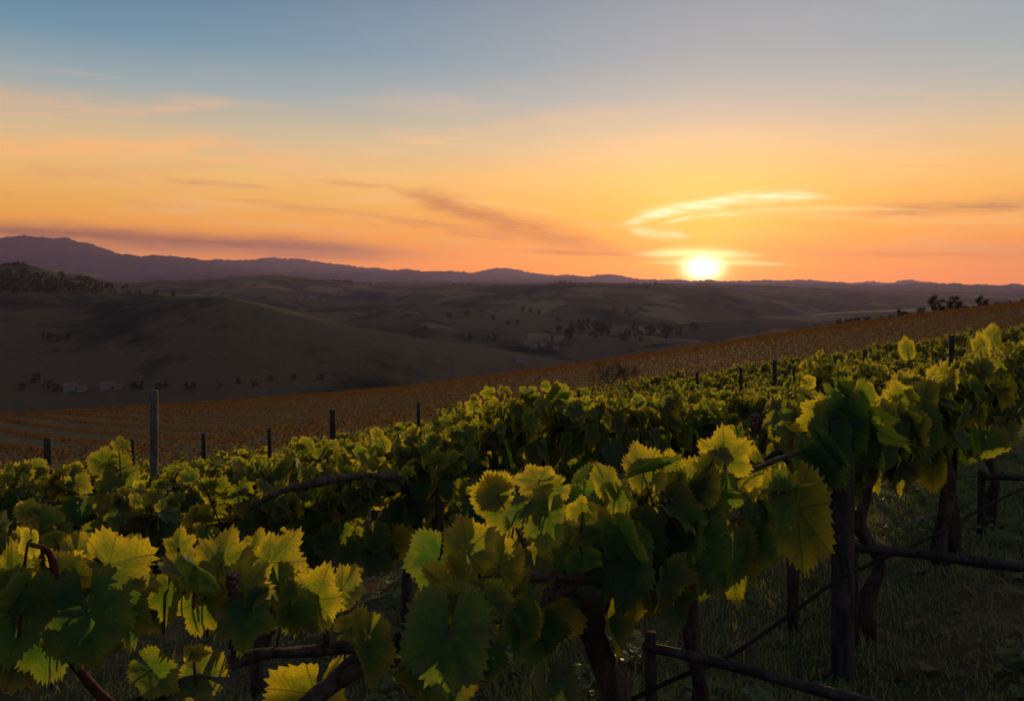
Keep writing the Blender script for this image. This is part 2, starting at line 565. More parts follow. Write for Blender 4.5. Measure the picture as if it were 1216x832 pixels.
def hill_material(name, grass_a, grass_b, wood, cover=.5, sc=1.0):
    m, t, out = new_mat(name)
    pos = t.node('ShaderNodeNewGeometry').outputs['Position']
    n1 = t.noise(pos, .006 * sc, 6, .62)
    n2 = t.noise(pos, .05 * sc, 5, .65)
    n3 = t.noise(pos, .25 * sc, 4, .7)
    g = t.mix(n2, grass_a, grass_b)
    g = t.mix(t.m('MULTIPLY', n3, .6), g, tuple(c * .5 for c in grass_a))
    k = t.smooth(t.m('ADD', t.m('MULTIPLY', n1, .7), t.m('MULTIPLY', n2, .3)), cover - .05, cover + .06)
    # patchwork of fields with hedges between them
    vo = t.node('ShaderNodeTexVoronoi', feature='F1')
    vo.inputs['Scale'].default_value = .011 * sc
    wp = t.node('ShaderNodeVectorMath', operation='ADD')
    t.l.new(pos, wp.inputs[0])
    nz = t.node('ShaderNodeVectorMath', operation='SCALE')
    t.l.new(t.noise(pos, .012 * sc, 3, col=True), nz.inputs[0])
    nz.inputs['Scale'].default_value = 60 / sc
    t.l.new(nz.outputs[0], wp.inputs[1])
    t.l.new(wp.outputs[0], vo.inputs['Vector'])
    ve = t.node('ShaderNodeTexVoronoi', feature='DISTANCE_TO_EDGE')
    ve.inputs['Scale'].default_value = .011 * sc
    t.l.new(wp.outputs[0], ve.inputs['Vector'])
    sv = t.node('ShaderNodeSeparateColor')
    t.l.new(vo.outputs['Color'], sv.inputs[0])
    sp = t.node('ShaderNodeSeparateXYZ')
    t.l.new(pos, sp.inputs[0])
    farm = t.smooth(sp.outputs[1], 420, 640)          # only the valley floor is parcelled into fields
    g = t.mix(t.m('MULTIPLY', farm, t.m('MULTIPLY', t.smooth(sv.outputs[0], .25, .75), .7)), g, tuple(c * 1.3 for c in grass_b))
    g = t.mix(t.m('MULTIPLY', farm, t.m('MULTIPLY', t.smooth(sv.outputs[1], .55, .7), .7)), g, tuple(c * .55 for c in grass_a))
    hedge = t.m('MULTIPLY', farm, t.m('MULTIPLY', t.smooth(ve.outputs['Distance'], .045, .015), t.smooth(t.noise(pos, .03 * sc, 2), .45, .6)))
    k = t.m('MAXIMUM', k, hedge)
    col = t.mix(k, g, wood)
    h = t.m('ADD', t.m('MULTIPLY', n3, .8), t.m('MULTIPLY', k, .6))
    principled(t, out, col, .95, .05, h, .8, 4.0)
    return m


MAT['ground'] = ground_material()
MAT['hill'] = hill_material('dry_hill_grass', (.085, .064, .033), (.155, .118, .060), (.014, .019, .012), .54)
MAT['valley'] = hill_material('wooded_valley', (.05, .045, .025), (.09, .075, .042), (.018, .022, .014), .50, .8)
MAT['mountain'] = hill_material('mountain_scrub', (.045, .042, .035), (.07, .062, .05), (.02, .024, .02), .48, .3)

# ------------------------------------------------------------------ terrain
_fx = np.linspace(-400, 400, 3201)
_ft = np.interp(_fx, [-400, -200, -77, -38, -15, -5, 0, 12, 24, 50, 77, 130, 400], [-12, -8.8, -5.8, -3.75, -1.95, -.70, 0, 1.66, 3.35, 7.3, 10.6, 15, 24])
_k = np.exp(-np.linspace(-2, 2, 61) ** 2)
_k /= _k.sum()
_ft = np.convolve(np.pad(_ft, 30, mode='edge'), _k, 'valid')
_ft -= np.interp(0, _fx, _ft)


def sstep(x, a, b):
    s = np.clip((x - a) / (b - a), 0, 1)
    return s * s * (3 - 2 * s)


def vnoise(X, Y, seed=0):
    """cheap smooth noise from a few rotated sines, about -1..1"""
    r = np.random.default_rng(seed)
    out = 0
    for k in range(7):
        a = r.uniform(0, 6.28)
        f = r.uniform(.6, 1.9)
        out = out + np.sin((X * math.cos(a) + Y * math.sin(a)) * f + r.uniform(0, 6.28))
    return out / 3.2


def crest_at(X):
    return 122 + .16 * np.clip(X, -120, 160) + 5 * np.sin(X * .021)


def ground_z(X, Y):
    X, Y = np.asarray(X, float), np.asarray(Y, float)
    z = np.interp(X, _fx, _ft) - .104 * Y
    z = z - 1.15 * sstep(Y, 5, 22) * (1 - sstep(Y, 40, 105))
    over = np.maximum(0, Y - crest_at(X))
    z = z - .42 * (np.sqrt(over ** 2 + 8 ** 2) - 8)
    return np.maximum(z, -74 + 2 * np.sin(X * .02))


def ground_d(X, Y):
    """with small lumps, as the mesh has them"""
    return ground_z(X, Y) + .020 * vnoise(X * 2.1, Y * 2.1, 3) + .014 * vnoise(X * 7, Y * 7, 4) + .010 * vnoise(X * 19, Y * 19, 5) * (vnoise(X * 1.3, Y * 1.3, 6) > -.3)


def grid_mesh(name, X, Y, Z, mat, kind='structure'):
    a, b = X.shape
    V = np.stack([X, Y, Z], -1).reshape(-1, 3)
    i, j = np.meshgrid(np.arange(a - 1), np.arange(b - 1), indexing='ij')
    p = (i * b + j).ravel()
    me = mesh_from(name, V, np.stack([p, p + b, p + b + 1, p + 1], 1)[:, ::-1])
    o = obj(name, me, mat)
    tag(o, kind=kind)
    return o


# near ground: fine close to the camera, coarser outwards
gx = np.concatenate([-np.geomspace(420, 9, 90), np.linspace(-8.9, 10, 520), np.geomspace(10.2, 420, 90)])
gy = np.concatenate([np.linspace(-60, .4, 40), np.linspace(.5, 14, 420), np.geomspace(14.1, 330, 180)])
GX, GY = np.meshgrid(gx, gy, indexing='ij')
GZ = ground_d(GX, GY)
grid_mesh('ground', GX, GY, GZ, MAT['ground'])

RIDGES = {
    'hills': [
        (430, .36, 60, .25, [(-700, 420), (-250, 385), (0, 371), (70, 363), (130, 357), (200, 352), (270, 352), (310, 360), (360, 373), (420, 388), (500, 403), (600, 418), (680, 432), (800, 470), (2200, 520)]),
        (640, .30, 40, .3, [(-900, 345), (-200, 322), (-60, 316), (0, 315), (25, 315), (60, 321), (100, 332), (130, 340), (180, 348), (230, 356), (330, 380), (2200, 480)]),
        (900, .10, 90, .1, [(-900, 370), (250, 376), (420, 364), (490, 359), (560, 367), (640, 376), (720, 383), (800, 386), (900, 379), (1000, 371), (1216, 363), (2200, 350)]),
        (1450, .14, 60, .3, [(-900, 345), (60, 346), (150, 338), (180, 333), (230, 334), (290, 328), (330, 326), (370, 331), (420, 337), (480, 340), (560, 339), (660, 336), (720, 336), (790, 338), (850, 343), (920, 352), (1000, 362), (1216, 372), (2200, 380)]),
        (1200, .10, 80, .2, [(-900, 420), (300, 420), (480, 372), (560, 358), (620, 353), (700, 352), (760, 356), (830, 365), (900, 372), (970, 378), (1216, 390), (2200, 400)]),
        (2100, .12, 90, .4, [(-900, 350), (600, 350), (760, 341), (820, 338), (870, 341), (950, 349), (1010, 353), (1100, 352), (1216, 352), (2200, 340)]),
        (2600, .12, 100, .5, [(-900, 330), (-50, 318), (55, 318), (90, 323), (150, 329), (250, 333), (330, 332), (420, 334), (520, 334), (700, 338), (830, 336), (900, 338), (1000, 343), (1080, 345), (1216, 348), (2200, 330)]),
    ],
    'mountains': [
        (4600, .30, 60, 2.0, [(-1500, 270), (-300, 287), (-100, 281), (0, 282), (28, 279), (55, 284), (75, 283), (95, 286), (128, 296), (160, 303), (205, 304), (250, 310), (300, 318), (345, 327), (420, 336), (2600, 340)]),
        (6600, .30, 60, 1.6, [(-1500, 320), (150, 320), (262, 307), (290, 309), (330, 306), (350, 307), (384, 311), (440, 318), (500, 322), (535, 321), (560, 323), (592, 318), (640, 325), (700, 327), (732, 326), (760, 332), (835, 332), (900, 334), (960, 331), (1010, 336), (1060, 335), (1082, 332), (1130, 337), (1216, 345), (1500, 338), (2600, 300)]),
    ],
}


def ridge_z(u, Y, layers):
    px = CX + F * u
    z = np.full(np.shape(u), -72.0) + 3 * vnoise(u * Y * .006, Y * .006, 9)
    for k, (Yk, slope, rnd, rough, pts) in enumerate(layers):
        xs, ys = zip(*pts)
        xs_d = np.linspace(xs[0], xs[-1], 3000)
        yd = np.interp(xs_d, xs, ys)
        kk = np.exp(-np.linspace(-2, 2, 7) ** 2)
        kk /= kk.sum()
        yd = np.convolve(np.pad(yd, 3, mode='edge'), kk, 'valid')
        yk = np.interp(px, xs_d, yd) + rough * (vnoise(px * .16, px * 0, 20 + k) * .6 + vnoise(px * .6, px * 0, 40 + k) * .4)
        Yw = Yk * (1 + .05 * np.sin(px * .011 + k))
        zc = 1.6 + Yw * (HZ - yk) / F
        d = np.abs(Y - Yw)
        zz = zc - slope * (np.sqrt(d ** 2 + rnd ** 2) - rnd)
        fold = .02 * d * vnoise(u * Yk * .02, Y * .004, 60 + k) * (d < 900)
        z = np.maximum(z, zz + np.clip(fold, -12, 6))
    return z


HILL_SINK = 0.0
def hills_z(X, Y):
    return ridge_z(np.asarray(X, float) / np.asarray(Y, float), np.asarray(Y, float), RIDGES['hills'])


uu = np.linspace(-1.5, 1.5, 1100)
yy = np.concatenate([np.linspace(240, 700, 130), np.linspace(706, 1700, 120), np.linspace(1715, 3400, 70)])
U, YY = np.meshgrid(uu, yy, indexing='ij')
grid_mesh('hills', U * YY, YY, ridge_z(U, YY, RIDGES['hills']) , MAT['hill'])
yy = np.concatenate([np.linspace(3380, 5200, 60), np.linspace(5250, 7600, 50)])
uu = np.linspace(-1.5, 1.5, 1200)
U, YY = np.meshgrid(uu, yy, indexing='ij')
grid_mesh('mountains', U * YY, YY, ridge_z(U, YY, RIDGES['mountains']), MAT['mountain'])


def hit(px, py, y0=130.0, y1=3300.0):
    """where the sight line through (px, py) meets the hills"""
    ys = np.geomspace(y0, y1, 4000)
    u = np.full(len(ys), (px - CX) / F)
    zr = 1.6 + (HZ - py) / F * ys
    zt = np.where(ys < 240, ground_z(u * ys, ys), np.maximum(ridge_z(u, ys, RIDGES['hills']), np.where(ys < 330, ground_z(u * ys, ys), -999)))
    w = np.nonzero(zr < zt)[0]
    i = w[0] if len(w) else len(ys) - 1
    return np.array([u[i] * ys[i], ys[i], zt[i]])


# the air
def build_haze():
    V, T = box((0, 3400, 120), (26000, 9400, 420))
    o = obj('haze', mesh_from('haze', V, T, smooth=False), None)
    m = bpy.data.materials.new('evening_air')
    m.use_nodes = True
    t = NT(m.node_tree)
    t.n.clear()
    out = t.node('ShaderNodeOutputMaterial')
    v = t.node('ShaderNodeVolumePrincipled')
    v.inputs['Color'].default_value = (.40, .31, .57, 1)
    v.inputs['Density'].default_value = HAZE_DENSITY
    v.inputs['Anisotropy'].default_value = .32
    t.l.new(v.outputs[0], out.inputs['Volume'])
    o.data.materials.append(m)
    tag(o, kind='stuff')


HAZE_DENSITY = 1.05e-4
build_haze()

# ------------------------------------------------------------------ vine leaves
_RA = [0, 14, 28, 40, 52, 64, 80, 95, 108, 122, 140, 158, 168]
_RR = [1.0, .92, .76, .82, .95, .90, .70, .69, .79, .76, .66, .58, .50]


def leaf_template(nt, rings, seed, teeth=.075, curl=1.0):
    """a lobed, toothed blade: junction with the stalk at the origin, tip on +Y, upper side +Z.  Returns verts, tris, uv"""
    r_ = np.random.default_rng(seed)
    t = np.linspace(-1, 1, nt)
    t[1:-1] += r_.uniform(-.38, .38, nt - 2) * (2 / (nt - 1))
    th = t * 168.0
    lob = np.interp(np.abs(th), _RA, _RR)
    lob = 1 + (lob - 1) * r_.uniform(.5, 1.45)
    R = lob * np.where(t < 0, r_.uniform(.93, 1.05), r_.uniform(.93, 1.05))
    alt = np.where(np.arange(nt) % 2 == (nt // 2) % 2, 1.0, -1.0)
    R = R * (1 + teeth * alt * r_.uniform(.3, 1.6, nt))
    rad = np.linspace(.04, 1, rings)
    a = np.radians(th)
    rr = rad[:, None] * R[None, :]
    # keep inner rings free of teeth
    Rs = lob
    rr = rad[:, None] * (Rs[None, :] + (R - Rs)[None, :] * (rad[:, None] ** 3))
    x, y = rr * np.sin(a)[None], rr * np.cos(a)[None]
    d = np.abs(((th / 50) + .5) % 1 - .5) * 2           # 0 on a main vein, 1 between
    fold, cup, droop = r_.uniform(.05, .50), curl * r_.uniform(-.25, .35), curl * r_.uniform(.10, .75)
    ph = r_.uniform(0, 6.28, 3)
    z = .11 * rr * d[None] ** 1.2 * (1 - .35 * rad[:, None]) + fold * np.abs(x) + cup * rr ** 2 * .5 - droop * np.maximum(0, y) ** 2 * .6
    z = z + rr ** 2 * (.06 * np.sin(3 * a + ph[0]) + .045 * np.sin(6 * a + ph[1]) + .02 * np.sin(11 * a + ph[2]))[None]
    z = z + r_.uniform(-.2, .2) * x + r_.uniform(-.22, .14) * rr ** 4
    z = z + .018 * np.sin(rr * 21 + d[None] * 3) * d[None] * (rings > 5)
    tw = r_.uniform(-.35, .35) * y
    x, z = x * np.cos(tw) - z * np.sin(tw), x * np.sin(tw) + z * np.cos(tw)
    V = np.stack([x, y, z], -1).reshape(-1, 3)
    i, j = np.meshgrid(np.arange(rings - 1), np.arange(nt - 1), indexing='ij')
    p = (i * nt + j).ravel()
    T = np.concatenate([np.stack([p, p + nt + 1, p + nt], 1), np.stack([p, p + 1, p + nt + 1], 1)])
    uv = np.stack([np.broadcast_to(th / 360 + .5, rr.shape), np.broadcast_to(rad[:, None], rr.shape)], -1).reshape(-1, 2)
    return V, T, uv


LOD = {
    0: [leaf_template(75, 10, 100 + k, .062) for k in range(16)],
    1: [leaf_template(43, 5, 200 + k, .075, .6) for k in range(10)],
    2: [leaf_template(21, 3, 300 + k, .10, .5) for k in range(6)],
}


def nrm(v):
    v = np.asarray(v, float)
    return v / (np.linalg.norm(v) + 1e-9)


def put_leaf(g, lod, pos, axis, normal, sy, sx=None, tint=.3, rng=RNG, k=None):
    V, T, uv = LOD[lod][rng.integers(len(LOD[lod])) if k is None else k % len(LOD[lod])]
    a = nrm(axis)
    n = normal - a * np.dot(normal, a)
    if np.linalg.norm(n) < 1e-3:
        n = np.cross(a, [1.0, .3, .2])
    n = nrm(n)
    x = np.cross(a, n)
    sx = sy if sx is None else sx
    W = V * np.array([sx * (1 if rng.random() < .5 else -1), sy, (sx + sy) / 2])
    c = np.zeros((len(V), 4))
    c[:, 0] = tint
    c[:, 1] = rng.random()
    c[:, 3] = 1
    g.add(pos + W[:, :1] * x + W[:, 1:2] * a + W[:, 2:] * n, T, uv, c)


def berry_cluster(g, c, length, rng, r=.011, n=38):
    """a tapering bunch of berries"""
    a = np.linspace(0, 2 * np.pi, 7)[:-1]
    base = [[0, 0, 1]] + [[math.sin(p) * math.cos(q), math.sin(p) * math.sin(q), math.cos(p)] for p in (.8, 1.57, 2.35) for q in a] + [[0, 0, -1]]
    base = np.array(base)
    T = [[0, 1 + j, 1 + (j + 1) % 6] for j in range(6)]
    for k in range(2):
        o = 1 + 6 * k
        for j in range(6):
            T += [[o + j, o + 6 + j, o + 6 + (j + 1) % 6], [o + j, o + 6 + (j + 1) % 6, o + (j + 1) % 6]]
    T += [[13 + j, 19, 13 + (j + 1) % 6] for j in range(6)]
    T = np.array(T)
    for _ in range(n):
        s = rng.random()
        w = (1 - s) ** .7 * .24 * length
        q = rng.uniform(0, 6.28)
        p = c + np.array([math.cos(q) * w * rng.uniform(.4, 1), math.sin(q) * w * rng.uniform(.4, 1), -s * length])
        g.add(p + base * r * rng.uniform(.75, 1.15), T)


def vine_parts(rng, lod=1, shoots=9, hang=34, half=.66, size=(.095, .165), ztop=.40, cord_z=.93, back=0.0, trunk=True, spread=.30, low=.56, trunk_r=.035):
    """geometry of one vine in its own frame: row along X, camera side -Y"""
    gt, gc, gs, gl = Geo(), Geo(), [], Geo()
    # trunk
    w = rng.uniform(-.07, .07, (6, 2))
    tp = [[w[0, 0] * .3, w[0, 1] * .3, -.12]] + [[w[i, 0], w[i, 1] * .8, cord_z * i / 5 - .02] for i in range(1, 6)]
    tp[-1][0] *= .4
    tp[-1][1] = 0
    path = catmull(tp, 6)
    gt.add(*tube(path, [trunk_r * 1.35, trunk_r * 1.0, trunk_r * .9, trunk_r * .95, trunk_r * 1.3], 12, .2, rng))
    # cordon arms
    for s in (-1, 1):
        cp = [[tp[-1][0], 0, cord_z - .05]] + [[s * half * f, rng.uniform(-.025, .025), cord_z + rng.uniform(-.03, .03)] for f in (.2, .45, .7, 1.0)]
        gc.add(*tube(catmull(cp, 5), [trunk_r * .75, trunk_r * .6, trunk_r * .5, trunk_r * .35], 8, .16, rng))
    # shoots with leaves at their nodes
    for k in range(shoots):
        x0 = rng.uniform(-half, half)
        side = rng.choice([-1, 1])
        L = rng.uniform(.45, 1.0) * ztop * 1.25 * (1.5 if rng.random() < .13 else 1)
        lat = rng.uniform(.02, spread) * side + back
        dx = rng.uniform(-.18, .18)
        n = max(4, int(L / .055))
        s = np.linspace(0, 1, n + 1)
        pts = np.stack([x0 + dx * s, lat * s ** 1.5, cord_z + L * s * (1 - .28 * abs(lat) / spread * s)], 1)
        gc.add(*tube(pts, [.0055, .0045, .0025], 5, .05, rng, cap=False), m=1)
        for i in range(1, n + 1):
            f = i / n
            pd = nrm([rng.normal(0, .6), side * rng.uniform(-.2, 1.0), rng.uniform(-.1, .6)])
            pl = rng.uniform(.03, .09)
            b = pts[i] + pd * pl
            gl.add(*tube([pts[i], pts[i] + pd * pl * .5 + [0, 0, .008], b], .0022, 4, 0, rng, cap=False), m=1)
            sz = rng.uniform(*size) * (1 - .45 * max(0, f - .55) / .45)
            if f > .5 and rng.random() < .65:
                ax = nrm([rng.normal(0, .55), rng.normal(0, .45), rng.uniform(.5, 1.1)])
            else:
                ax = nrm([rng.normal(0, .5), pd[1] * .9 + side * .2, rng.uniform(-1.0, .25)])
            nm = np.array([rng.normal(0, .4), -1.0 if rng.random() < .6 else 1.0, rng.uniform(.1, .9)])
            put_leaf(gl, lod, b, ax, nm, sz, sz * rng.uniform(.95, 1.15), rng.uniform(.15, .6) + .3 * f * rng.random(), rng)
    # older leaves hanging in the skirt of the vine
    for k in range(hang):
        side = rng.choice([-1, 1])
        p = np.array([rng.uniform(-half * 1.08, half * 1.08), side * abs(rng.normal(.10, .08)) + back, rng.uniform(low, cord_z + .10)])
        ax = nrm([rng.normal(0, .35), side * rng.uniform(-.1, .5), -1.0])
        nm = np.array([rng.normal(0, .45), side * 1.0, rng.uniform(0, .5)])
        sz = rng.uniform(size[0] * 1.05, size[1] * 1.1)
        top = p - ax * sz * .25
        gl.add(*tube([top, top + np.array([0, -side * .03, .05])], .0022, 4, 0, rng, cap=False), m=1)
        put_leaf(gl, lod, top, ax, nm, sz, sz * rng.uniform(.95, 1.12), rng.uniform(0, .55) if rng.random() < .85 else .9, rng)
    return gt, gc, gs, gl


# rows run at 45 degrees; row k crosses the optical axis at depth c
ROW_DIR = np.array([.70711, .70711, 0])
ROW_N = np.array([.70711, -.70711, 0])        # towards the camera
RZ = math.radians(45)


def row_point(c, u):
    Y = c / (1 - u)
    return np.array([u * Y, Y])


def to_local(p, base):
    """world point -> frame of a vine (row along X, camera side -Y)"""
    d = np.asarray(p) - base
    return np.array([np.dot(d, ROW_DIR), -np.dot(d, ROW_N), d[2]])


def link_vine(base, meshes, label, group, rz=RZ, mats=None, cluster=None):
    root = empty('grapevine', tuple(base), rz)
    tag(root, label, 'grapevine', group)
    for nm, me, mt in meshes:
        obj(nm, me, MAT[mt], root)
    return root


# ---- the nearest row, leaf by leaf.  (stalk px, stalk py, tip px, tip py, width px, turn about the midrib, forward offset m, yellow tint, which also paints in the glow of sunlit leaves)
HERO = [
    (262, 670, 274, 622, 70, 0, 0, .55), (222, 681, 189, 652, 58, 25, 0, .5), (289, 705, 324, 660, 66, -20, .05, .5), (319, 668, 361, 627, 72, 20, -.02, .6),
    (375, 712, 393, 664, 76, -15, .03, .6), (405, 700, 428, 672, 46, 30, -.06, .6), (417, 746, 457, 729, 48, 10, 0, .6), (436, 768, 449, 825, 54, -50, .08, .25),
    (291, 722, 292, 782, 78, 5, .08, .05), (347, 722, 343, 766, 58, -10, .04, .05), (244, 709, 214, 775, 62, 30, .04, .35), (239, 803, 184, 792, 50, 15, .06, .45),
    (233, 672, 266, 709, 34, 74, .07, .1), (228, 776, 254, 775, 11, 0, .1, .95), (15, 690, 14, 626, 62, 20, 0, .5), (20, 690, -8, 678, 36, 10, .03, .6),
    (31, 694, 2, 742, 64, -15, .05, .1), (75, 680, 127, 690, 64, 20, .02, .7), (128, 672, 207, 710, 62, -15, .0, .6), (105, 722, 113, 800, 100, 5, .08, .05),
    (17, 727, 12, 795, 66, 0, .02, .0), (38, 640, 40, 676, 18, 60, .03, .8), (180, 795, 215, 828, 48, 0, .03, .2), (62, 760, 44, 826, 60, 12, -.03, .1),
    (554, 655, 549, 608, 72, 10, .10, .7), (593, 672, 600, 629, 66, -12, .10, .7), (539, 705, 494, 664, 54, 25, .12, .5), (524, 717, 477, 740, 50, -10, .12, .6),
    (533, 748, 522, 826, 104, 4, .26, .05), (578, 714, 618, 714, 50, -10, .2, .4), (561, 720, 597, 769, 52, 20, .2, .25), (608, 700, 634, 672, 44, -20, .1, .45),
    (621, 725, 640, 757, 36, 0, .08, .9), (608, 741, 625, 797, 36, -35, .13, .1), (578, 774, 582, 826, 58, 8, .12, .1), (500, 800, 488, 840, 60, 0, .1, .2), (556, 690, 575, 655, 20, 50, .1, .6),
    (641, 570, 599, 568, 44, 10, 0, .7), (656, 582, 622, 602, 33, -15, .05, .5), (652, 612, 645, 667, 52, 8, .1, .2), (618, 606, 598, 628, 26, 30, .05, .15),
    (692, 608, 691, 584, 38, -10, .05, .75), (733, 586, 746, 626, 42, 12, .05, .4), (764, 563, 752, 521, 52, 15, 0, .6), (779, 558, 732, 570, 34, 68, .06, .1),
    (799, 559, 792, 527, 32, -10, -.03, .6), (825, 579, 824, 537, 64, -8, .02, .6), (861, 546, 858, 496, 72, 5, 0, .65), (811, 620, 801, 668, 74, 0, .12, .0),
    (738, 632, 771, 695, 50, 25, .12, .1), (692, 661, 695, 684, 46, 0, .12, .05), (855, 580, 863, 623, 54, 5, .1, .05), (889, 570, 911, 558, 22, 30, .02, .9),
    (924, 583, 974, 572, 34, -40, .03, .7), (924, 586, 927, 646, 32, -40, .08, .1), (947, 604, 954, 688, 54, 10, .03, .55), (965, 548, 994, 583, 44, 10, .1, .05),
    (869, 653, 873, 716, 42, 20, .02, .3), (720, 575, 707, 545, 30, 20, -.02, .5), (700, 630, 672, 650, 36, 20, .04, .35), (757, 650, 752, 702, 44, -20, -.02, .2), (775, 690, 741, 752, 40, 20, -.05, .65),
    (840, 660, 832, 720, 54, -15, .0, .1), (900, 610, 908, 655, 46, 15, 0, .1), (700, 690, 705, 735, 50, 0, .02, .05), (790, 640, 760, 620, 30, -30, .0, .4),
    (984, 492, 936, 509, 54, 15, .05, .65), (986, 493, 970, 462, 34, -10, .02, .6), (1008, 478, 1066, 547, 44, 70, .12, .1), (1069, 475, 1061, 445, 38, 10, 0, .65),
    (1097, 478, 1103, 441, 38, -8, 0, .65), (1050, 490, 1043, 465, 33, 12, .02, .6), (1097, 506, 1101, 548, 46, 0, .12, .0), (1119, 466, 1153, 500, 34, 60, .05, .3),
    (1155, 522, 1176, 500, 46, -10, .05, .6), (1105, 551, 1108, 590, 42, 10, .02, .7), (975, 539, 1004, 583, 46, 12, .1, .0), (992, 592, 1001, 623, 42, -10, .05, .2),
    (1030, 470, 1018, 448, 26, 0, -.05, .6), (1140, 470, 1138, 440, 30, 15, -.05, .5), (1194, 470, 1208, 446, 34, 10, 0, .3), (1188, 490, 1196, 530, 40, -10, .05, .05),
    (1165, 415, 1162, 388, 22, 10, -.1, .6), (1180, 402, 1178, 380, 18, -10, -.1, .6), (1205, 425, 1198, 400, 22, 0, -.1, .5), (1078, 415, 1074, 396, 15, 0, -.2, .6),
    (1140, 520, 1143, 560, 42, 0, .08, .05), (1060, 520, 1056, 566, 46, 15, .05, .05), (1025, 530, 1022, 575, 46, -8, .0, .1), (1002, 500, 998, 562, 52, 0, .16, .02), (1020, 515, 1026, 575, 46, 10, .16, .0), (984, 520, 978, 578, 44, -10, .15, .02), (1012, 478, 1004, 528, 44, 0, .18, .08),
    (1078, 515, 1074, 566, 46, 0, .1, .0), (1120, 505, 1126, 556, 46, 8, .1, .05), (745, 660, 742, 725, 54, 10, .12, .0), (835, 640, 842, 700, 50, -8, .12, .02),
    (782, 680, 786, 728, 46, 5, .1, .1), (905, 640, 900, 692, 44, 0, .1, .1), (330, 690, 336, 735, 48, 0, .0, .2), (80, 735, 76, 790, 56, 0, -.02, .1), (200, 700, 192, 752, 50, 10, .0, .25), (150, 720, 160, 776, 54, -10, .0, .1),
    (355, 700, 372, 740, 46, 0, -.03, .3), (300, 655, 312, 622, 44, 10, -.08, .6), (150, 668, 160, 632, 46, -10, -.06, .6), (90, 660, 96, 628, 42, 10, -.06, .6), (212, 650, 214, 622, 40, 0, -.1, .6),
]
# (u along the row, label, trunk radius, generic shoots, skirt leaves)
ROW_A = [
    (-.60, 'grapevine at the lower left with a bent red cane and yellow fanned leaves', .035, 0, 3),
    (-.33, 'low grapevine with a thick dark cordon and upright yellow leaves, left of centre', .036, 0, 3),
    (-.065, 'small near grapevine with two bright upright leaves over one broad dark green leaf', .036, 0, 3),
    (.097, 'grapevine on the thickest dark trunk, below the middle of the near row', .047, 2, 26),
    (.219, 'grapevine with the biggest upright glowing leaf, its crooked trunk crossing the low rail', .032, 2, 30),
    (.335, 'grapevine with long yellow hanging leaves left of the near trellis post', .027, 2, 12),
    (.450, 'grapevine with a kinked trunk standing right beside the near trellis post', .034, 7, 46),
    (.545, 'grapevine with a leaning double trunk behind the second low rail', .040, 8, 46),
    (.605, 'tall grapevine at the right edge beyond the leaning double trunk', .036, 9, 46),
    (.655, 'grapevine cut by the right edge of the view, above the third low rail', .034, 9, 40),
    (.700, 'grapevine further up the near row past the right edge', .034, 9, 40),
]
rng = np.random.default_rng(5)
A_BASES = []
for u_, *_ in ROW_A:
    x, y = row_point(2.2, u_)
    A_BASES.append(np.array([x, y, float(ground_z(x, y))]))
A_BASES[5] = np.array([1.49, 4.25, float(ground_z(1.49, 4.25))])
A_GEO = []
for (u_, lab, tr, sh, hg), b in zip(ROW_A, A_BASES):
    A_GEO.append(list(vine_parts(rng, 1 if u_ > .5 else 0, sh, hg, half=.42, size=(.085, .145), ztop=.26, cord_z=.93, back=.10, trunk_r=tr, spread=.22, low=.70)) + [[]])


def depth_A(px, off):
    u_ = (px - CX) / F
    return 2.2 / (1 - u_) - off * 1.15


TO_CAM = lambda p: nrm(EYE - p)
for (bx, by, tx, ty, w, roll, off, tint) in HERO:
    D = depth_A(bx, off)
    b = P(bx, by, D)
    up = ty < by
    lean = math.radians(rng.uniform(-8, 32) if up else rng.uniform(-28, 12))
    tpt = P(tx, ty, D)
    L = np.linalg.norm(tpt - b)
    view = -TO_CAM(b)
    ax = nrm(tpt - b)
    ax = nrm(ax * math.cos(lean) + nrm(view - ax * np.dot(view, ax)) * math.sin(lean))
    L = L / max(.8, math.cos(lean))
    n0 = -view - ax * np.dot(-view, ax)
    n0 = nrm(n0)
    sd = np.cross(ax, n0)
    r_ = math.radians(roll + rng.uniform(-10, 10))
    nn = n0 * math.cos(r_) + sd * math.sin(r_)
    W = w * D / F / 1.45 * .84
    L *= .84
    sx = min(max(W, L * .62), L * 1.9)
    sy = max(L, W * .62)
    dist = [np.linalg.norm((b - q)[:2]) for q in A_BASES]
    vi = int(np.argmin(dist))
    gt, gc, gs, gl, gb = A_GEO[vi]
    q = A_BASES[vi]
    bl = to_local(b, q)
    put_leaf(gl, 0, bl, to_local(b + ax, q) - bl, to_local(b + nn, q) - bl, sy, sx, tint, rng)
    # stalk back towards the cordon
    foot = np.array([bl[0] * .97 + rng.uniform(-.07, .07), bl[1] * .4 + .05, min(bl[2] - .02, .93) if bl[2] > .95 else bl[2] + .06])
    dvec = foot - bl
    ln = np.linalg.norm(dvec)
    foot = bl + dvec / (ln + 1e-6) * min(ln, .09)
    gl.add(*tube(catmull([bl, (bl + foot) / 2 + np.array([0, 0, .012 if up else .03]), foot], 4), [.0020, .0023, .0030], 6, .05, rng, cap=False), m=1)


def add_path(vi, which, pxs, rad, ns=9, gnarl=.12, n=5):
    m = 1 if which == 2 else 0
    which = min(which, 1)
    pts = [to_local(P(a, b_, depth_A(a, o)), A_BASES[vi]) for a, b_, o in pxs]
    A_GEO[vi][which].add(*tube(catmull(pts, n), rad, ns, gnarl, rng), m=m)


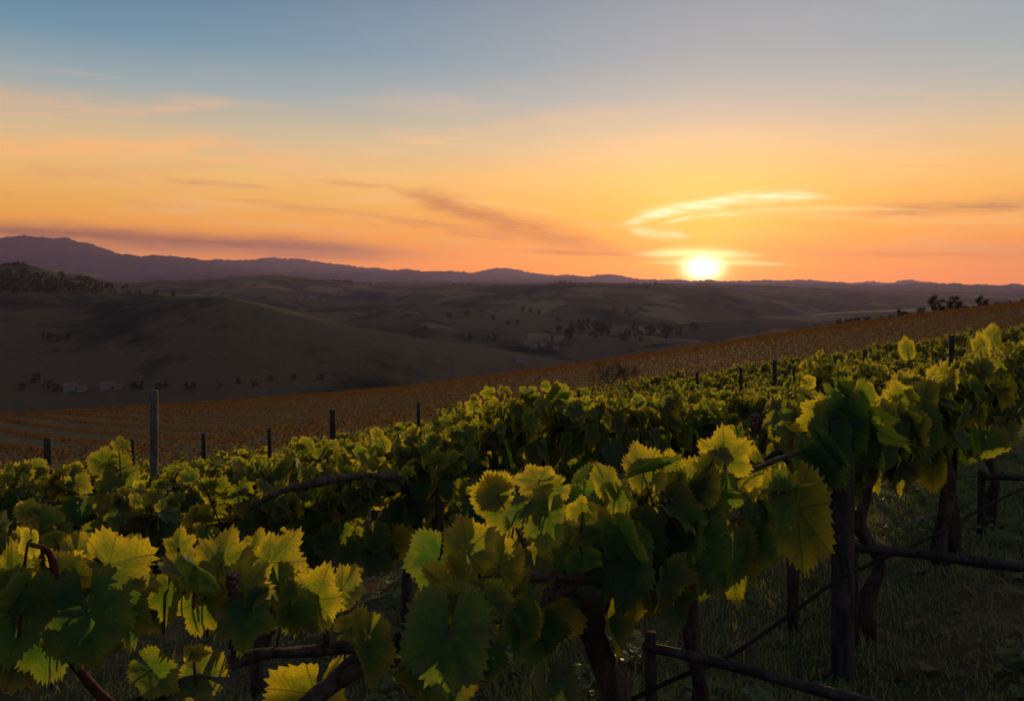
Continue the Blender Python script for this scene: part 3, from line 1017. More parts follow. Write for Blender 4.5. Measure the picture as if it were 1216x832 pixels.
# canes and cordons of the near row, where the photograph shows them
add_path(0, 2, [(36, 646, .06), (56, 653, .06), (64, 674, .05), (63, 706, .04), (70, 760, .03), (92, 792, .02), (120, 826, .0), (150, 850, 0)], [.004, .006, .0075, .009, .011], 10, .1)
add_path(0, 2, [(63, 706, .04), (78, 690, .05), (90, 684, .06)], [.006, .004], 7, .1)
add_path(1, 1, [(150, 838, .02), (215, 815, .03), (262, 790, .03), (310, 776, .02), (380, 772, 0), (440, 764, 0), (478, 757, 0)], [.009, .012, .014, .014, .013, .011], 12, .24)
add_path(1, 2, [(279, 780, .02), (280, 740, .04), (276, 700, .06)], [.009, .008, .005], 8, .15)
add_path(1, 2, [(388, 772, 0), (386, 735, .02), (380, 705, .03)], [.008, .006, .004], 8, .15)
add_path(2, 1, [(470, 758, 0), (510, 747, .05), (540, 730, .1), (566, 705, .1), (590, 690, .06), (620, 684, .03), (665, 684, 0), (700, 690, 0)], [.014, .019, .024, .022, .018, .017, .018], 12, .2)
add_path(2, 2, [(572, 700, .1), (566, 672, .1), (556, 655, .1)], [.006, .004, .003], 7, .1)
add_path(4, 1, [(790, 600, .0), (830, 588, 0), (852, 578, 0), (886, 562, 0), (930, 543, 0), (985, 526, 0)], [.010, .011, .010, .009], 9, .2)
add_path(4, 2, [(850, 578, 0), (868, 566, .02), (905, 552, .02), (930, 547, .02)], [.004, .003, .0025], 6, .1)
add_path(4, 2, [(859, 578, 0), (861, 560, .0), (860, 546, 0)], [.006, .005, .003], 7, .1)
add_path(6, 1, [(985, 500, .02), (1030, 492, .02), (1075, 492, .02), (1130, 480, 0)], [.022, .02, .016, .012], 9, .2)
# second stem of the leaning double trunk
q = A_BASES[7]
A_GEO[7][0].add(*tube(catmull([[.22, .02, -.1], [.17, .0, .2], [.20, .03, .45], [.10, 0, .7], [.02, 0, .93]], 5), [.042, .034, .03, .032], 10, .16, rng))
# knots of small dark fruit and buds
for vi, (bx, by, o), ln in [(1, (276, 680, .07), .035), (3, (645, 585, .02), .05), (4, (792, 592, .04), .06), (6, (1003, 500, .06), .14), (6, (1045, 505, .02), .10), (4, (897, 492, -.4), .06), (2, (557, 715, .16), .05)]:
    c = to_local(P(bx, by, depth_A(bx, o)), A_BASES[vi])
    gb = Geo()
    berry_cluster(gb, c, ln * 1.2, rng, .0085, int(14 + ln * 260))
    A_GEO[vi][4].append(gb)
for (u_, lab, tr, sh, hg), b, (gt, gc, gs, gl, gb) in zip(ROW_A, A_BASES, A_GEO):
    parts = [('trunk', gt.mesh('vine_trunk'), 'bark'), ('cordon', gc.mesh('vine_cordon'), 'branches'), ('foliage', gl.mesh('vine_foliage'), 'leaves')]
    parts += [('grape_cluster', b_.mesh('grape_cluster'), 'grape') for b_ in gb]
    link_vine(b, parts, lab, 'grapevines of the nearest row')

# ---- the rows behind: a few master vines, copied along each row
def masters(n, lod, seed, **kw):
    out = []
    for k in range(n):
        r_ = np.random.default_rng(seed + k)
        gt, gc, gs, gl = vine_parts(r_, lod, **kw)
        gb = []
        for _ in range(2):
            gb.append(Geo())
            berry_cluster(gb[-1], np.array([r_.uniform(-.5, .5), -r_.uniform(.0, .15), r_.uniform(.75, 1.0)]), .11, r_, .010, 44)
        out.append([('trunk', gt.mesh('vine_trunk'), 'bark'), ('cordon', gc.mesh('vine_cordon'), 'branches'),
                    ('foliage', gl.mesh('vine_foliage'), 'leaves')] + [('grape_cluster', b_.mesh('grape_cluster'), 'grape') for b_ in gb])
    return out


M_NEAR = masters(7, 1, 900, shoots=16, hang=90, size=(.070, .130), ztop=.30, half=.68)
M_MID = masters(6, 2, 950, shoots=14, hang=75, size=(.070, .125), ztop=.30, half=.70)


def plant(master, x, y, label, group, flip, scale):
    root = empty('grapevine', (x, y, float(ground_z(x, y))), RZ + (math.pi if flip else 0) + rng.uniform(-.06, .06))
    root.scale = (rng.uniform(.88, 1.08), rng.uniform(.9, 1.15), scale)
    tag(root, label, 'grapevine', group)
    for nm, me, mt in master:
        obj(nm, me, MAT[mt], root)
    return root


ORD = ['second', 'third', 'fourth', 'fifth', 'sixth', 'seventh', 'eighth', 'ninth']
B_VINES = []
n_vines = len(ROW_A)
ROW_LABELS_B = [
    'second-row grapevine at the far left edge, behind the bent red cane', 'second-row grapevine above the yellow leaf fans at the left, with a wire across it',
    'second-row grapevine with the long bare dark cordon and the thick old stem', 'second-row grapevine behind the two bright upright leaves, right of the thick old stem',
    'second-row grapevine above the thickest near trunk', 'second-row grapevine directly behind the biggest upright glowing leaf, below the sun',
    'second-row grapevine just right of the biggest upright glowing leaf', 'second-row grapevine left of the near trellis post head',
    'second-row grapevine behind the near trellis post head']
for k in range(8):
    c = 2.2 + 3.65 * (k + 1)
    step = 1.18
    s0 = row_point(c, -.72)
    smax = 60
    s = rng.uniform(0, .3)
    idx = 0
    while s < smax:
        x = s0[0] + s * .70711 + rng.uniform(-.05, .05)
        y = s0[1] + s * .70711 + rng.uniform(-.05, .05)
        s += step * rng.uniform(.92, 1.1)
        if x / y > .74 or y > 40 or n_vines >= 298:
            break
        M = M_NEAR if y < 11 else M_MID
        if k == 0:
            lab = ROW_LABELS_B[idx] if idx < len(ROW_LABELS_B) else 'second-row grapevine far up the row on the right, behind the near vines'
        else:
            lab = f'backlit leafy grapevine in the {ORD[k]} row from the front'
        if k == 0:
            B_VINES.append(None)
        v_ = plant(M[rng.integers(len(M))], x, y, lab, f'grapevines of the {ORD[k]} row', rng.random() < .5, rng.uniform(.84, 1.12))
        if k == 0:
            B_VINES[-1] = v_
        n_vines += 1
        idx += 1

# row two: the bare dark cordon that shows left of its trunk
def pathW(pts, rad, ns=9, gnarl=.1, n=5):
    return tube(catmull([P(*p) for p in pts], n), rad, ns, gnarl, rng)


# ---- everything further off in the vineyard: one leafy mass of rows
def far_rows():
    g = []
    col = []
    def emit(X, Y, size, hgt):
        n = len(X)
        Z = ground_z(X, Y) + hgt
        c = np.stack([X, Y, Z], 1)
        a = RNG.normal(0, 1, (n, 3))
        a /= np.linalg.norm(a, axis=1)[:, None]
        b = np.cross(a, RNG.normal(0, 1, (n, 3)))
        b /= np.linalg.norm(b, axis=1)[:, None]
        s = size[:, None] * RNG.uniform(.6, 1.3, (n, 1))
        q = np.stack([c - a * s, c + b * s * .75, c + a * s, c - b * s * .75], 1)
        g.append(q)
        col.append(RNG.uniform(.42, .62, n))
    # same rows carried on behind and to the right of the single vines
    for k in range(1, 34):
        c = 2.2 + 3.65 * k
        s = np.arange(0, 150, .045)
        x0 = row_point(c, -.80)
        X = x0[0] + s * .70711
        Y = x0[1] + s * .70711
        keep = ((Y > 40) | (k > 8)) & (Y < 46) & (np.abs(X / Y) < .95)
        X, Y = X[keep], Y[keep]
        m = len(X)
        X, Y = X + RNG.normal(0, .13, m), Y + RNG.normal(0, .13, m)
        emit(X, Y, np.full(m, .085), RNG.uniform(.4, 1.0, m) + .4 * RNG.random(m) ** 3 + .12 * np.sin(X * 5.3))
    # the far block, rows slanting the other way across the slope
    dirv = np.array([-.69, .724])
    nv = np.array([.724, .69])
    off = -95.0
    while off < 190:
        s = np.arange(-260, 260, .010)
        X = nv[0] * off + dirv[0] * s
        Y = nv[1] * off + dirv[1] * s
        keep = (Y > 47 + 2 * np.sin(X * .05)) & (Y < crest_at(X) + 9) & (np.abs(X / np.maximum(Y, 1)) < .78) & ((Y < 78) | (RNG.random(len(X)) < .55))
        X, Y = X[keep], Y[keep]
        m = len(X)
        if m:
            pw = RNG.normal(0, .12, m)
            X, Y = X + nv[0] * pw, Y + nv[1] * pw
            emit(X, Y, np.where(Y < 78, .050, .075), RNG.uniform(.15, .60, m) + .15 * RNG.random(m) ** 3)
        off += 3.6
    q = np.concatenate(g)
    n = len(q)
    V = q.reshape(-1, 3)
    F4 = np.arange(4 * n).reshape(-1, 4)
    tint = np.zeros((4 * n, 4))
    tint[:, 0] = np.repeat(np.concatenate(col), 4)
    tint[:, 1] = np.repeat(RNG.random(n), 4)
    me = mesh_from('far_vine_rows', V, F4, np.full((4 * n, 2), .5), tint, smooth=False)
    o = obj('distant_vine_rows', me, MAT['leaf_far'])
    tag(o, 'fine brown-gold rows of vines combing the slope beyond the single vines', 'vine rows', kind='stuff')


far_rows()

# ------------------------------------------------------------------ posts, rails, wires
def post(base, height, r, label, mat='old_wood', group='trellis posts', lean=(0, 0)):
    r_ = np.random.default_rng(int(abs(base[0] * 1000) + abs(base[1] * 77)) % 9999)
    g = Geo()
    pts = [np.array([lean[0] * f, lean[1] * f, -.2 + (height + .2) * f]) for f in np.linspace(0, 1, 12)]
    g.add(*tube(pts, r, 12, .035, r_))
    o = obj('trellis_post', g.mesh('trellis_post'), MAT[mat], None, tuple(base))
    tag(o, label, 'post', group)
    return o


def post_at(px, ytop, Y, label, r=.035, mat='old_wood', lean=(0, 0)):
    x = (px - CX) / F * Y
    z0 = float(ground_z(x, Y))
    h = P(px, ytop, Y)[2] - z0
    return post((x, Y, z0), max(h, .9), r, label, mat, 'trellis posts', lean)


bx, by = (1001 - CX) / F * 3.62, 3.62
post((bx, by, float(ground_z(bx, by))), 1.02, .050, 'near squared-off trellis post under the dark leafy vine head at the right')
post_at(183, 463, 9.0, 'tallest pale trellis post standing clear above the vines at the left', .042, 'pale_wood')
post_at(57, 520, 7.2, 'dark trellis post near the left edge, left of the tallest pale post', .034)
post_at(157, 521, 9.6, 'short dark trellis post just left of the tallest pale post', .032)
post_at(242, 514, 11.0, 'small trellis post just right of the tallest pale post', .03)
post_at(395, 486, 8.6, 'dark trellis post between the pale tall post and the middle of the vines', .032)
post_at(497, 478, 12.5, 'thin trellis post left of the lone mid-field post', .03)
post_at(580, 467, 13.0, 'lone trellis post in the middle against the brown field', .04)
post_at(635, 462, 15.0, 'left one of two close trellis posts right of the middle', .034)
post_at(648, 456, 15.5, 'right one of two close trellis posts right of the middle', .04)
post_at(828, 441, 16.5, 'small trellis post below the setting sun', .035)
post_at(880, 436, 18.0, 'thin trellis post just right below the sun', .035)
post_at(920, 427, 18.5, 'trellis post between the sun and the hilltop trees', .045)
post_at(943, 434, 20.0, 'faint small trellis post right of the pair below the sun', .04)
post_at(1022, 432, 14.0, 'short thick trellis post left of the slim tall one at the right', .045)
post_at(1027, 415, 14.3, 'slim tall trellis post rising above the vines at the right', .035)
post_at(320, 508, 12.0, 'low trellis post in the vines right of the small left posts', .03)
post_at(1130, 398, 9.0, 'trellis post hidden in the top of the tall right-hand vine', .03)


def rail(p0, p1, r, label, stakes):
    """a low wooden bar on short stakes"""
    root = empty('low_rail', (p0[0], p0[1], float(ground_z(p0[0], p0[1]))))
    o = np.array(root.location)
    tag(root, label, 'rail', 'low wooden rails between the rows')
    d = np.asarray(p1) - p0
    pts = [p0 + d * f + np.array([0, 0, .006 * math.sin(7 * f)]) for f in np.linspace(-.02, 1, 14)]
    g = Geo()
    g.add(*tube(np.array(pts) - o, r, 5, .10, rng))
    obj('crossbar', g.mesh('crossbar'), MAT['old_wood'], root)
    for f in stakes:
        b = p0 + d * f + np.array([-.002, .04, 0])
        z0 = float(ground_z(b[0], b[1]))
        g = Geo()
        g.add(*tube(np.array([[b[0], b[1], z0 - .15], [b[0], b[1], (z0 + b[2]) / 2], [b[0], b[1], b[2] + .035]]) - o, r * 1.15, 8, .05, rng))
        obj('stake', g.mesh('stake'), MAT['old_wood'], root)


rail(P(772, 768, 2.72), P(1075, 842, 2.36) + np.array([.35, -.22, 0]), .018, 'nearest low wooden rail with a squared end stake, at the bottom', (.01, 1.0))
rail(P(1012, 650, 3.86), P(1216, 672, 3.5) + np.array([.3, -.1, 0]), .023, 'second low wooden rail, running right from the near trellis post', (.02, .98))
rail(P(1170, 566, 5.3), P(1240, 568, 5.1) + np.array([.5, -.12, 0]), .022, 'third low wooden rail, small at the right edge', (.0, .98))


def own_part(name, me, root):
    """a part whose mesh is in world coordinates, hung under its thing"""
    o = obj(name, me, MAT['bark'], root)
    o.matrix_parent_inverse = Matrix.LocRotScale(root.location, root.rotation_euler, root.scale).inverted()
    return o


def line_thing(name, pts, rad, mat, label, cat, group=None, n=8, ns=6, gnarl=0.0):
    g = Geo()
    g.add(*tube(catmull(pts, n), rad, ns, gnarl, rng))
    o = obj(name, g.mesh(name), MAT[mat])
    tag(o, label, cat, group)
    return o


line_thing('drip_hose', [P(700, 850, 2.5), P(745, 832, 2.62), P(800, 806, 2.78), P(870, 776, 3.0), P(940, 728, 3.25), P(1003, 684, 3.55), P(1100, 640, 4.2), P(1180, 596, 5.0), P(1260, 560, 6.0)], .008, 'hose',
           'sagging dark drip line running low along the near row', 'hose', None, 8, 7)
line_thing('trellis_wire', [P(-60, 668, 3.4), P(40, 641, 3.7), P(130, 626, 4.0), P(210, 609, 4.3), P(300, 590, 4.6), P(400, 566, 4.9), P(520, 548, 5.3)], .006, 'wire',
           'dark trellis wire strung across the second row at the left', 'wire', 'trellis wires', 6)
g_ = Geo()
g_.add(*tube(catmull([P(296, 603, 3.95), P(335, 583, 4.05), P(370, 574, 4.2), P(425, 565, 4.45), P(470, 568, 4.75), P(492, 582, 5.0)], 6), [.012, .016, .019, .021, .023, .025], 9, .14, rng))
own_part('cordon', g_.mesh('bare_cordon'), B_VINES[2])
x_, y_ = (489 - CX) / F * 5.1, 5.1
z_ = float(ground_z(x_, y_))
g_ = Geo()
g_.add(*tube(catmull([np.array([x_ - .01, y_, z_ - .1]), np.array([x_ - .03, y_, z_ + .3]), np.array([x_ + .03, y_, z_ + .6]), np.array([x_ + .0, y_, z_ + .95])], 6), [.046, .036, .036, .04], 10, .14, rng))
own_part('trunk', g_.mesh('old_stem'), B_VINES[2])

# ------------------------------------------------------------------ trees and houses
def tree_meshes(seed, kind):
    r_ = np.random.default_rng(seed)
    gt = Geo()
    h = 1.0
    top = {'round': .62, 'tall': .85, 'bush': .4}[kind]
    gt.add(*tube(catmull([[0, 0, -.05], [r_.normal(0, .012), 0, .2], [r_.normal(0, .02), r_.normal(0, .02), top]], 4), [.035, .026, .012], 7, .1, r_))
    cl = []
    nb = {'round': 16, 'tall': 15, 'bush': 11}[kind]
    for k in range(nb):
        a = r_.uniform(0, 6.28)
        if kind == 'round':
            z = r_.uniform(.32, .92)
            w = .36 * math.sqrt(max(.05, 1 - ((z - .58) / .42) ** 2)) * r_.uniform(.4, 1.05)
        elif kind == 'tall':
            z = r_.uniform(.2, .95)
            w = .17 * (1.05 - z) ** .6 * r_.uniform(.3, 1.1)
        else:
            z = r_.uniform(.12, .75)
            w = .5 * r_.uniform(.1, 1.0) * (1 - z * .6)
        c = np.array([math.cos(a) * w, math.sin(a) * w, z])
        cl.append((c, r_.uniform(.09, .17) * (.7 if kind == 'tall' else 1)))
        if k % 2 == 0:
            gt.add(*tube(catmull([[0, 0, min(z * .55, top)], (c + [0, 0, min(z * .55, top)]) / 2 + [0, 0, .02], c], 3), [.012, .007, .003], 5, .05, r_))
    V = []
    for c, rad in cl:
        m = 110
        d = r_.normal(0, 1, (m, 3))
        d /= np.linalg.norm(d, axis=1)[:, None]
        p = c + d * rad * r_.uniform(.25, 1.15, (m, 1)) * np.array([1.1, 1.1, .85])
        a = r_.normal(0, 1, (m, 3))
        a /= np.linalg.norm(a, axis=1)[:, None]
        b = np.cross(a, r_.normal(0, 1, (m, 3)))
        b /= np.linalg.norm(b, axis=1)[:, None]
        s = r_.uniform(.016, .034, (m, 1))
        V.append(np.stack([p - a * s, p + b * s * .7, p + a * s, p - b * s * .7], 1))
    q = np.concatenate(V)
    n = len(q)
    t = np.zeros((4 * n, 4))
    t[:, 0] = np.repeat(r_.uniform(0, .7, n), 4)
    t[:, 1] = np.repeat(r_.random(n), 4)
    return gt.mesh('tree_trunk'), mesh_from('tree_crown', q.reshape(-1, 3), np.arange(4 * n).reshape(-1, 4), np.full((4 * n, 2), .5), t, smooth=False)


TREES = {k: [tree_meshes(40 * i + j, k) for j in range(3)] for i, k in enumerate(('round', 'tall', 'bush'))}


def tree(p, h, kind, label, group, name='tree', cat='tree'):
    root = empty(name, tuple(p), rng.uniform(0, 6.28))
    w = rng.uniform(.85, 1.2)
    root.scale = (h * w, h * w, h)
    tag(root, label, cat, group)
    mt, mc = TREES[kind][rng.integers(3)]
    obj('trunk', mt, MAT['bark'], root)
    obj('crown', mc, MAT['tree_leaf'], root)


def crest_point(px):
    """the point of the vineyard slope that makes its skyline in this direction"""
    ys = np.linspace(90, 200, 900)
    u = (px - CX) / F
    el = (ground_z(u * ys, ys) - 1.6) / ys
    i = int(np.argmax(el))
    return np.array([u * ys[i], ys[i], ground_z(u * ys[i], ys[i])])


SKY_TREES = [(1111, 17, 'round', 'largest round tree on the right-hand hill skyline'), (1134, 14, 'round', 'second round tree on the right-hand hill skyline, right of the largest'),
             (1094, 9, 'bush', 'low wide bush left of the largest skyline tree'), (1166, 11, 'round', 'lone round tree nearest the right edge of the hill skyline'),
             (1122, 7, 'bush', 'small bush between the two round skyline trees'), (1068, 9, 'tall', 'slim sapling left of the low wide skyline bush')]
for px_, hp, kd, lb in SKY_TREES:
    p = crest_point(px_)
    tree(p + np.array([0, 0, -.2]), (hp + 4) * p[1] / F * 1.25, kd, lb, 'trees on the right-hand hill skyline')
for px_ in (975, 988, 998, 1012, 1022, 1036, 1046, 1056, 1063, 1076, 1082, 1101, 1146, 1152, 1158, 1176, 1184, 1192, 1199, 1207, 1214):
    p = crest_point(px_ + rng.uniform(-2, 2))
    tree(p + np.array([0, rng.uniform(0, 2), -.25]), rng.uniform(6.5, 9.5) * p[1] / F * 1.25, 'bush' if rng.random() < .6 else 'round', 'small dark bush dotted along the right-hand hill skyline', 'small bushes on the right-hand hill skyline', 'bush', 'bush')

# trees of the valley and of the left-hand hill
VT = [(q_, 'round', 22, 'dark trees of the clump in the middle of the valley', 'dark tree of the clump in the middle of the valley') for q_ in
      [(668, 398), (676, 396), (684, 400), (690, 393), (697, 398), (704, 395), (711, 399), (718, 397), (726, 401), (700, 403), (682, 404)]]
VT += [((q_, r_), 'tall', 22, 'tall trees over the valley clump', 'tall dark tree rising over the clump in the middle of the valley') for q_, r_ in [(696, 394), (702, 394)]]
VT += [((q_, r_), 'round', 20, 'dark trees below the sun at the edge of the valley', 'hazy dark tree at the valley edge left below the sun') for q_, r_ in
       [(742, 408), (752, 402), (760, 409), (771, 405), (780, 400), (790, 403), (800, 398), (812, 402), (825, 396), (757, 396), (786, 395)]]
VT += [((q_, r_), 'bush', 12, 'hedgerow trees across the valley', 'small hedgerow tree in the hazy valley floor') for q_, r_ in
       [(590, 383), (598, 383), (605, 384), (612, 383), (500, 392), (508, 391), (620, 372), (630, 371), (642, 372), (560, 402), (575, 405), (585, 404), (655, 407), (722, 372), (735, 371), (750, 373), (540, 376), (552, 377)]]
VT += [((q_, r_), 'round', 10, 'trees on the shoulder of the left-hand hill', 'small dark tree on the shoulder of the left-hand hill') for q_, r_ in
       [(150, 347), (157, 348), (164, 349), (171, 350), (178, 350), (185, 351), (192, 352), (200, 352), (143, 345), (206, 353)]]
VT += [((q_, r_), 'bush', 16, 'dark trees at the foot of the left-hand hill', 'dark tree at the foot of the left-hand hill') for q_, r_ in
       [(20, 462), (34, 458), (48, 455), (60, 462), (70, 466), (160, 462), (172, 460), (186, 463), (200, 462), (218, 461), (236, 463), (255, 459), (280, 456), (300, 458), (325, 452), (350, 451), (378, 452), (52, 400), (60, 404), (70, 406), (84, 405)]]
for (q_, kd, hp, gr, lb) in VT:
    p = hit(q_[0] + rng.uniform(-7, 7), q_[1] + rng.uniform(-2.5, 2.5))
    hgt = .72 * hp * p[1] / F * rng.uniform(.8, 1.2)
    tree(p - np.array([0, 0, .3]), min(hgt, 22), kd, lb, gr)


def wood_strip():
    """the far-off woods that darken the crests: one fuzzy mass"""
    q = []
    def blob(p, h, m):
        d = RNG.normal(0, 1, (m, 3))
        d /= np.linalg.norm(d, axis=1)[:, None]
        c = p + d * RNG.uniform(.3, 1, (m, 1)) * np.array([h * .45, h * .45, h * .5]) + np.array([0, 0, h * .45])
        a = RNG.normal(0, 1, (m, 3))
        a /= np.linalg.norm(a, axis=1)[:, None]
        b = np.cross(a, RNG.normal(0, 1, (m, 3)))
        b /= np.linalg.norm(b, axis=1)[:, None]
        s = h * RNG.uniform(.08, .16, (m, 1))
        q.append(np.stack([c - a * s, c + b * s, c + a * s, c - b * s], 1))
    for k, (Yk, x0, x1, step, h) in {1: (640, -60, 140, 1.6, 5), 3: (1450, 150, 800, 2.2, 7)}.items():
        for px_ in np.arange(x0, x1, step):
            xx = px_ + RNG.uniform(-2, 2)
            u = (xx - CX) / F
            ys = np.linspace(Yk * .85, Yk * 1.12, 160)
            zt = ridge_z(np.full(160, u), ys, RIDGES['hills'])
            i = int(np.argmax((zt - 1.6) / ys))
            big = max(0.25, vnoise(np.array(xx * .05), np.array(0.0), 77 + k) * .6 + .6)
            blob(np.array([u * ys[i], ys[i], zt[i] - h * .3]), h * float(big) * RNG.uniform(.7, 1.3), 34)
    for px_, py_ in [(a, b) for a in range(-40, 140, 5) for b in range(322, 350, 4)]:
        if py_ > 322 + abs(px_ - 10) * .12 and RNG.random() < .97:
            p = hit(px_ + RNG.uniform(-3, 3), py_ + RNG.uniform(-2, 2), 480)
            if p[1] < 800:
                blob(p - np.array([0, 0, 1.5]), RNG.uniform(4, 8), 30)
    Q = np.concatenate(q)
    n = len(Q)
    t = np.zeros((4 * n, 4))
    t[:, 0] = np.repeat(RNG.uniform(0, .5, n), 4)
    t[:, 1] = np.repeat(RNG.random(n), 4)
    o = obj('woods', mesh_from('woods', Q.reshape(-1, 3), np.arange(4 * n).reshape(-1, 4), np.full((4 * n, 2), .5), t, smooth=False), MAT['tree_leaf'])
    tag(o, 'dark far-off woods along the crests of the middle hills', 'woods', kind='stuff')


wood_strip()


def house(p, w, d, h, rz, label, group):
    root = empty('farmhouse', tuple(p), rz)
    tag(root, label, 'house', group)
    V, T = box((0, 0, h / 2 - .5), (w, d, h + 1))
    wl = obj('wall', mesh_from('house_wall', V, T, smooth=False), MAT['house_wall'], root)
    o = .4
    V = np.array([[-w / 2 - o, -d / 2 - o, h], [w / 2 + o, -d / 2 - o, h], [w / 2 + o, d / 2 + o, h], [-w / 2 - o, d / 2 + o, h], [-w / 2 - o, 0, h + d * .32], [w / 2 + o, 0, h + d * .32]])
    T = np.array([[0, 1, 5], [0, 5, 4], [2, 3, 4], [2, 4, 5], [1, 2, 5], [3, 0, 4], [0, 3, 2], [0, 2, 1]])
    obj('roof', mesh_from('house_roof', V, T, smooth=False), MAT['house_roof'], root)


for k, (px_, py_, w, lb, gr) in enumerate([
        (84, 463, 9, 'pale farmhouse at the left end of the hamlet below the left-hand hill', 'hamlet below the left-hand hill'), (98, 464, 7, 'small pale farmhouse second from the left in the hamlet below the hill', 'hamlet below the left-hand hill'),
        (126, 461, 8, 'pale farmhouse third from the left in the hamlet below the hill', 'hamlet below the left-hand hill'), (141, 461, 6, 'pale farmhouse at the right end of the hamlet below the left-hand hill', 'hamlet below the left-hand hill'),
        (633, 413, 11, 'long pale farmhouse left in the valley cluster', 'farm in the valley'), (645, 411, 9, 'pale farmhouse in the middle of the valley cluster', 'farm in the valley'),
        (660, 414, 8, 'small farmhouse right in the valley cluster, beside the dark trees', 'farm in the valley'), (618, 430, 10, 'low farm shed nearest the crest of the field in the valley', 'farm in the valley'),
        (372, 355, 18, 'pale house of the far hillside village, in front', 'far hillside village'), (384, 357, 14, 'small house of the far hillside village, to the right', 'far hillside village'), (356, 356, 14, 'small house of the far hillside village, to the left', 'far hillside village')]):
    p = hit(px_, py_)
    w *= .5
    house(p, w, w * .6, w * .42, rng.uniform(-.5, .5), lb, gr)


def bare_bush(p, h):
    g = Geo()
    r_ = np.random.default_rng(3)
    def grow(a, d, L, r, depth):
        b = a + d * L
        g.add(*tube(catmull([a, (a + b) / 2 + r_.normal(0, L * .06, 3), b], 3), [r, r * .7], 4, 0, r_, cap=False))
        if depth:
            for _ in range(3):
                grow(a + (b - a) * r_.uniform(.5, 1), nrm(d + r_.normal(0, .45, 3)), L * .68, r * .6, depth - 1)
    for _ in range(7):
        grow(np.zeros(3), nrm([r_.normal(0, .5), r_.normal(0, .5), 1]), h * .36, h * .012, 4)
    o = obj('bare_bush', g.mesh('bare_bush'), MAT['bark'], None, tuple(p))
    return o


for px_, py_, Y_, h_, lb in [(722, 455, 60, 2.6, 'left leafless bush on the brown field below the valley trees'), (742, 452, 62, 2.1, 'right leafless bush on the brown field below the valley trees')]:
    x_ = (px_ - CX) / F * Y_
    o = bare_bush((x_, Y_, float(ground_z(x_, Y_))), h_)
    tag(o, lb, 'bush', 'leafless bushes on the field')

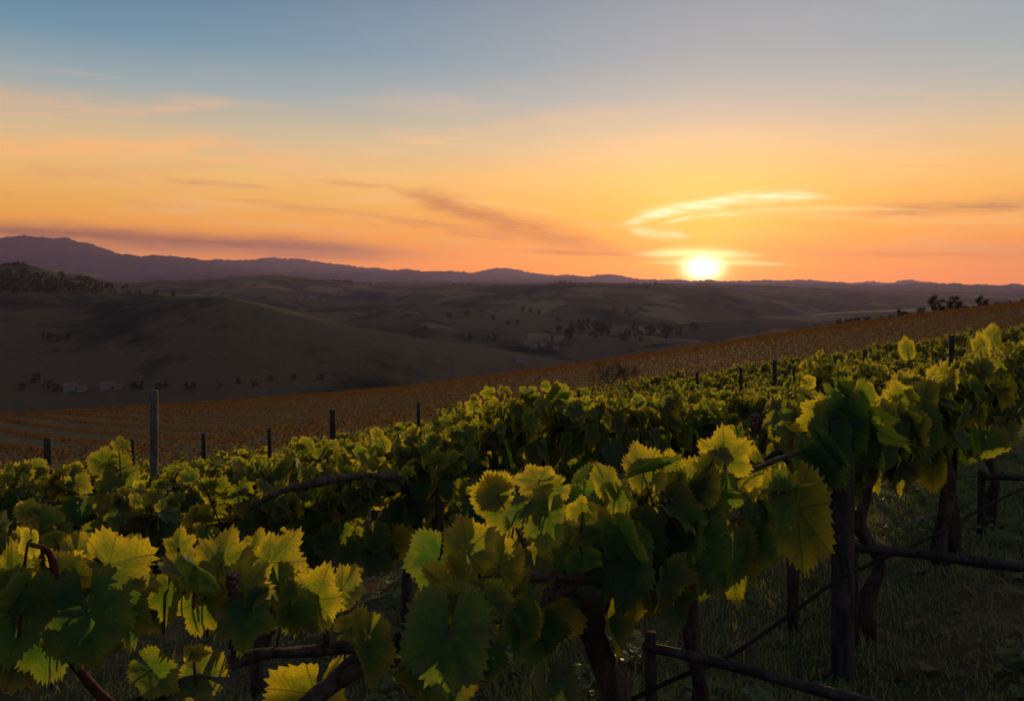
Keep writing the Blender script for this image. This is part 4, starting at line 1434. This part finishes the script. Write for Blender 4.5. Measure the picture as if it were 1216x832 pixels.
# ------------------------------------------------------------------ grass and weeds on the ground between the rows
def grass():
    n = 420000
    Y = 1.4 + 10 * RNG.random(n) ** 1.25
    X = Y * RNG.uniform(-.75, .8, n)
    dens = vnoise(X * 1.1, Y * 1.1, 31) + .5 * vnoise(X * 3.1, Y * 3.1, 32)
    keep = (dens > RNG.uniform(-1.9, .7, n)) & (RNG.random(n) < np.where(X > -.2, 1, .35))
    X, Y, dens = X[keep], Y[keep], dens[keep]
    n = len(X)
    Z = ground_d(X, Y) - .005
    h = RNG.gamma(3, .010, n) * (1 + .5 * np.clip(dens, 0, 1.5))
    tuft = (vnoise(X * 2.3, Y * 2.3, 35) > .75)
    h = np.where(tuft, h * 2.4, h)
    a = RNG.uniform(0, 6.28, n)
    w = RNG.uniform(.0018, .0048, n)
    ln = RNG.uniform(.2, .9, n) * h
    dx, dy = np.cos(a), np.sin(a)
    b0 = np.stack([X - dy * w, Y + dx * w, Z], 1)
    b1 = np.stack([X + dy * w, Y - dx * w, Z], 1)
    m0 = np.stack([X - dy * w * .8 + dx * ln * .35, Y + dx * w * .8 + dy * ln * .35, Z + h * .6], 1)
    m1 = np.stack([X + dy * w * .8 + dx * ln * .35, Y - dx * w * .8 + dy * ln * .35, Z + h * .6], 1)
    t0 = np.stack([X + dx * ln, Y + dy * ln, Z + h * .95], 1)
    V = np.stack([b0, b1, m0, m1, t0], 1).reshape(-1, 3)
    k = np.arange(n)[:, None] * 5
    T = np.concatenate([k + [0, 1, 3], k + [0, 3, 2], k + [2, 3, 4]])
    tint = np.zeros((5 * n, 4))
    tint[:, 0] = np.repeat(.25 + .75 * RNG.random(n), 5)
    tint[:, 1] = np.repeat(RNG.random(n), 5)
    o = obj('grass', mesh_from('grass', V, T, np.full((5 * n, 2), .5), tint), MAT['grass'])
    tag(o, 'short rough grass between the vine rows', 'grass', kind='stuff')
    # broad-leaved weeds
    g = Geo()
    for _ in range(1300):
        x, y = RNG.uniform(-1, 6), RNG.uniform(1.8, 9)
        if abs(x / y) > .8:
            continue
        if vnoise(np.array(x * 1.3), np.array(y * 1.3), 33) < -.5:
            continue
        z = float(ground_d(x, y))
        for j in range(RNG.integers(6, 14)):
            aa = RNG.uniform(0, 6.28)
            L = RNG.uniform(.018, .045)
            p = np.array([x + RNG.normal(0, .035), y + RNG.normal(0, .035), z + RNG.uniform(.01, .09)])
            put_leaf(g, 2, p, np.array([math.cos(aa), math.sin(aa), RNG.uniform(-.2, .6)]), np.array([0, 0, 1.0]) + RNG.normal(0, .3, 3), L, L * .8, RNG.uniform(0, .5), RNG)
    fl = Geo()
    for _ in range(260):
        y = RNG.uniform(3.2, 9)
        x = y * RNG.uniform(-.3, .75)
        L = RNG.uniform(.03, .055)
        aa = RNG.uniform(0, 6.28)
        put_leaf(fl, 1, np.array([x, y, float(ground_d(x, y)) + .02]), np.array([math.cos(aa), math.sin(aa), RNG.normal(0, .25)]), np.array([RNG.normal(0, .35), RNG.normal(0, .35), 1.0]), L, L, RNG.uniform(.4, 1), RNG)
    o = obj('fallen_leaves', fl.mesh('fallen_leaves'), MAT['dead_leaf'])
    tag(o, 'dry brown vine leaves fallen on the ground', 'fallen leaves', kind='stuff')
    o = obj('weeds', g.mesh('weeds'), MAT['weed'])
    tag(o, 'low broad-leaved weeds among the grass between the rows', 'weeds', kind='stuff')


MAT['grass'] = leaf_material('grass_blades', green=(.10, .14, .045), yellow=(.34, .28, .12), trans_g=(.18, .24, .05), trans_y=(.40, .32, .10), frac=.35, spec=.1, rough=.8, veins=False)
MAT['dead_leaf'] = leaf_material('fallen_leaf', green=(.13, .085, .04), yellow=(.30, .19, .08), trans_g=(.1, .06, .02), trans_y=(.2, .12, .03), frac=.2, spec=.1, rough=.8)
MAT['weed'] = leaf_material('weed_leaves', green=(.06, .10, .035), yellow=(.20, .19, .06), trans_g=(.14, .18, .03), trans_y=(.3, .25, .05), frac=.35, veins=False)
grass()
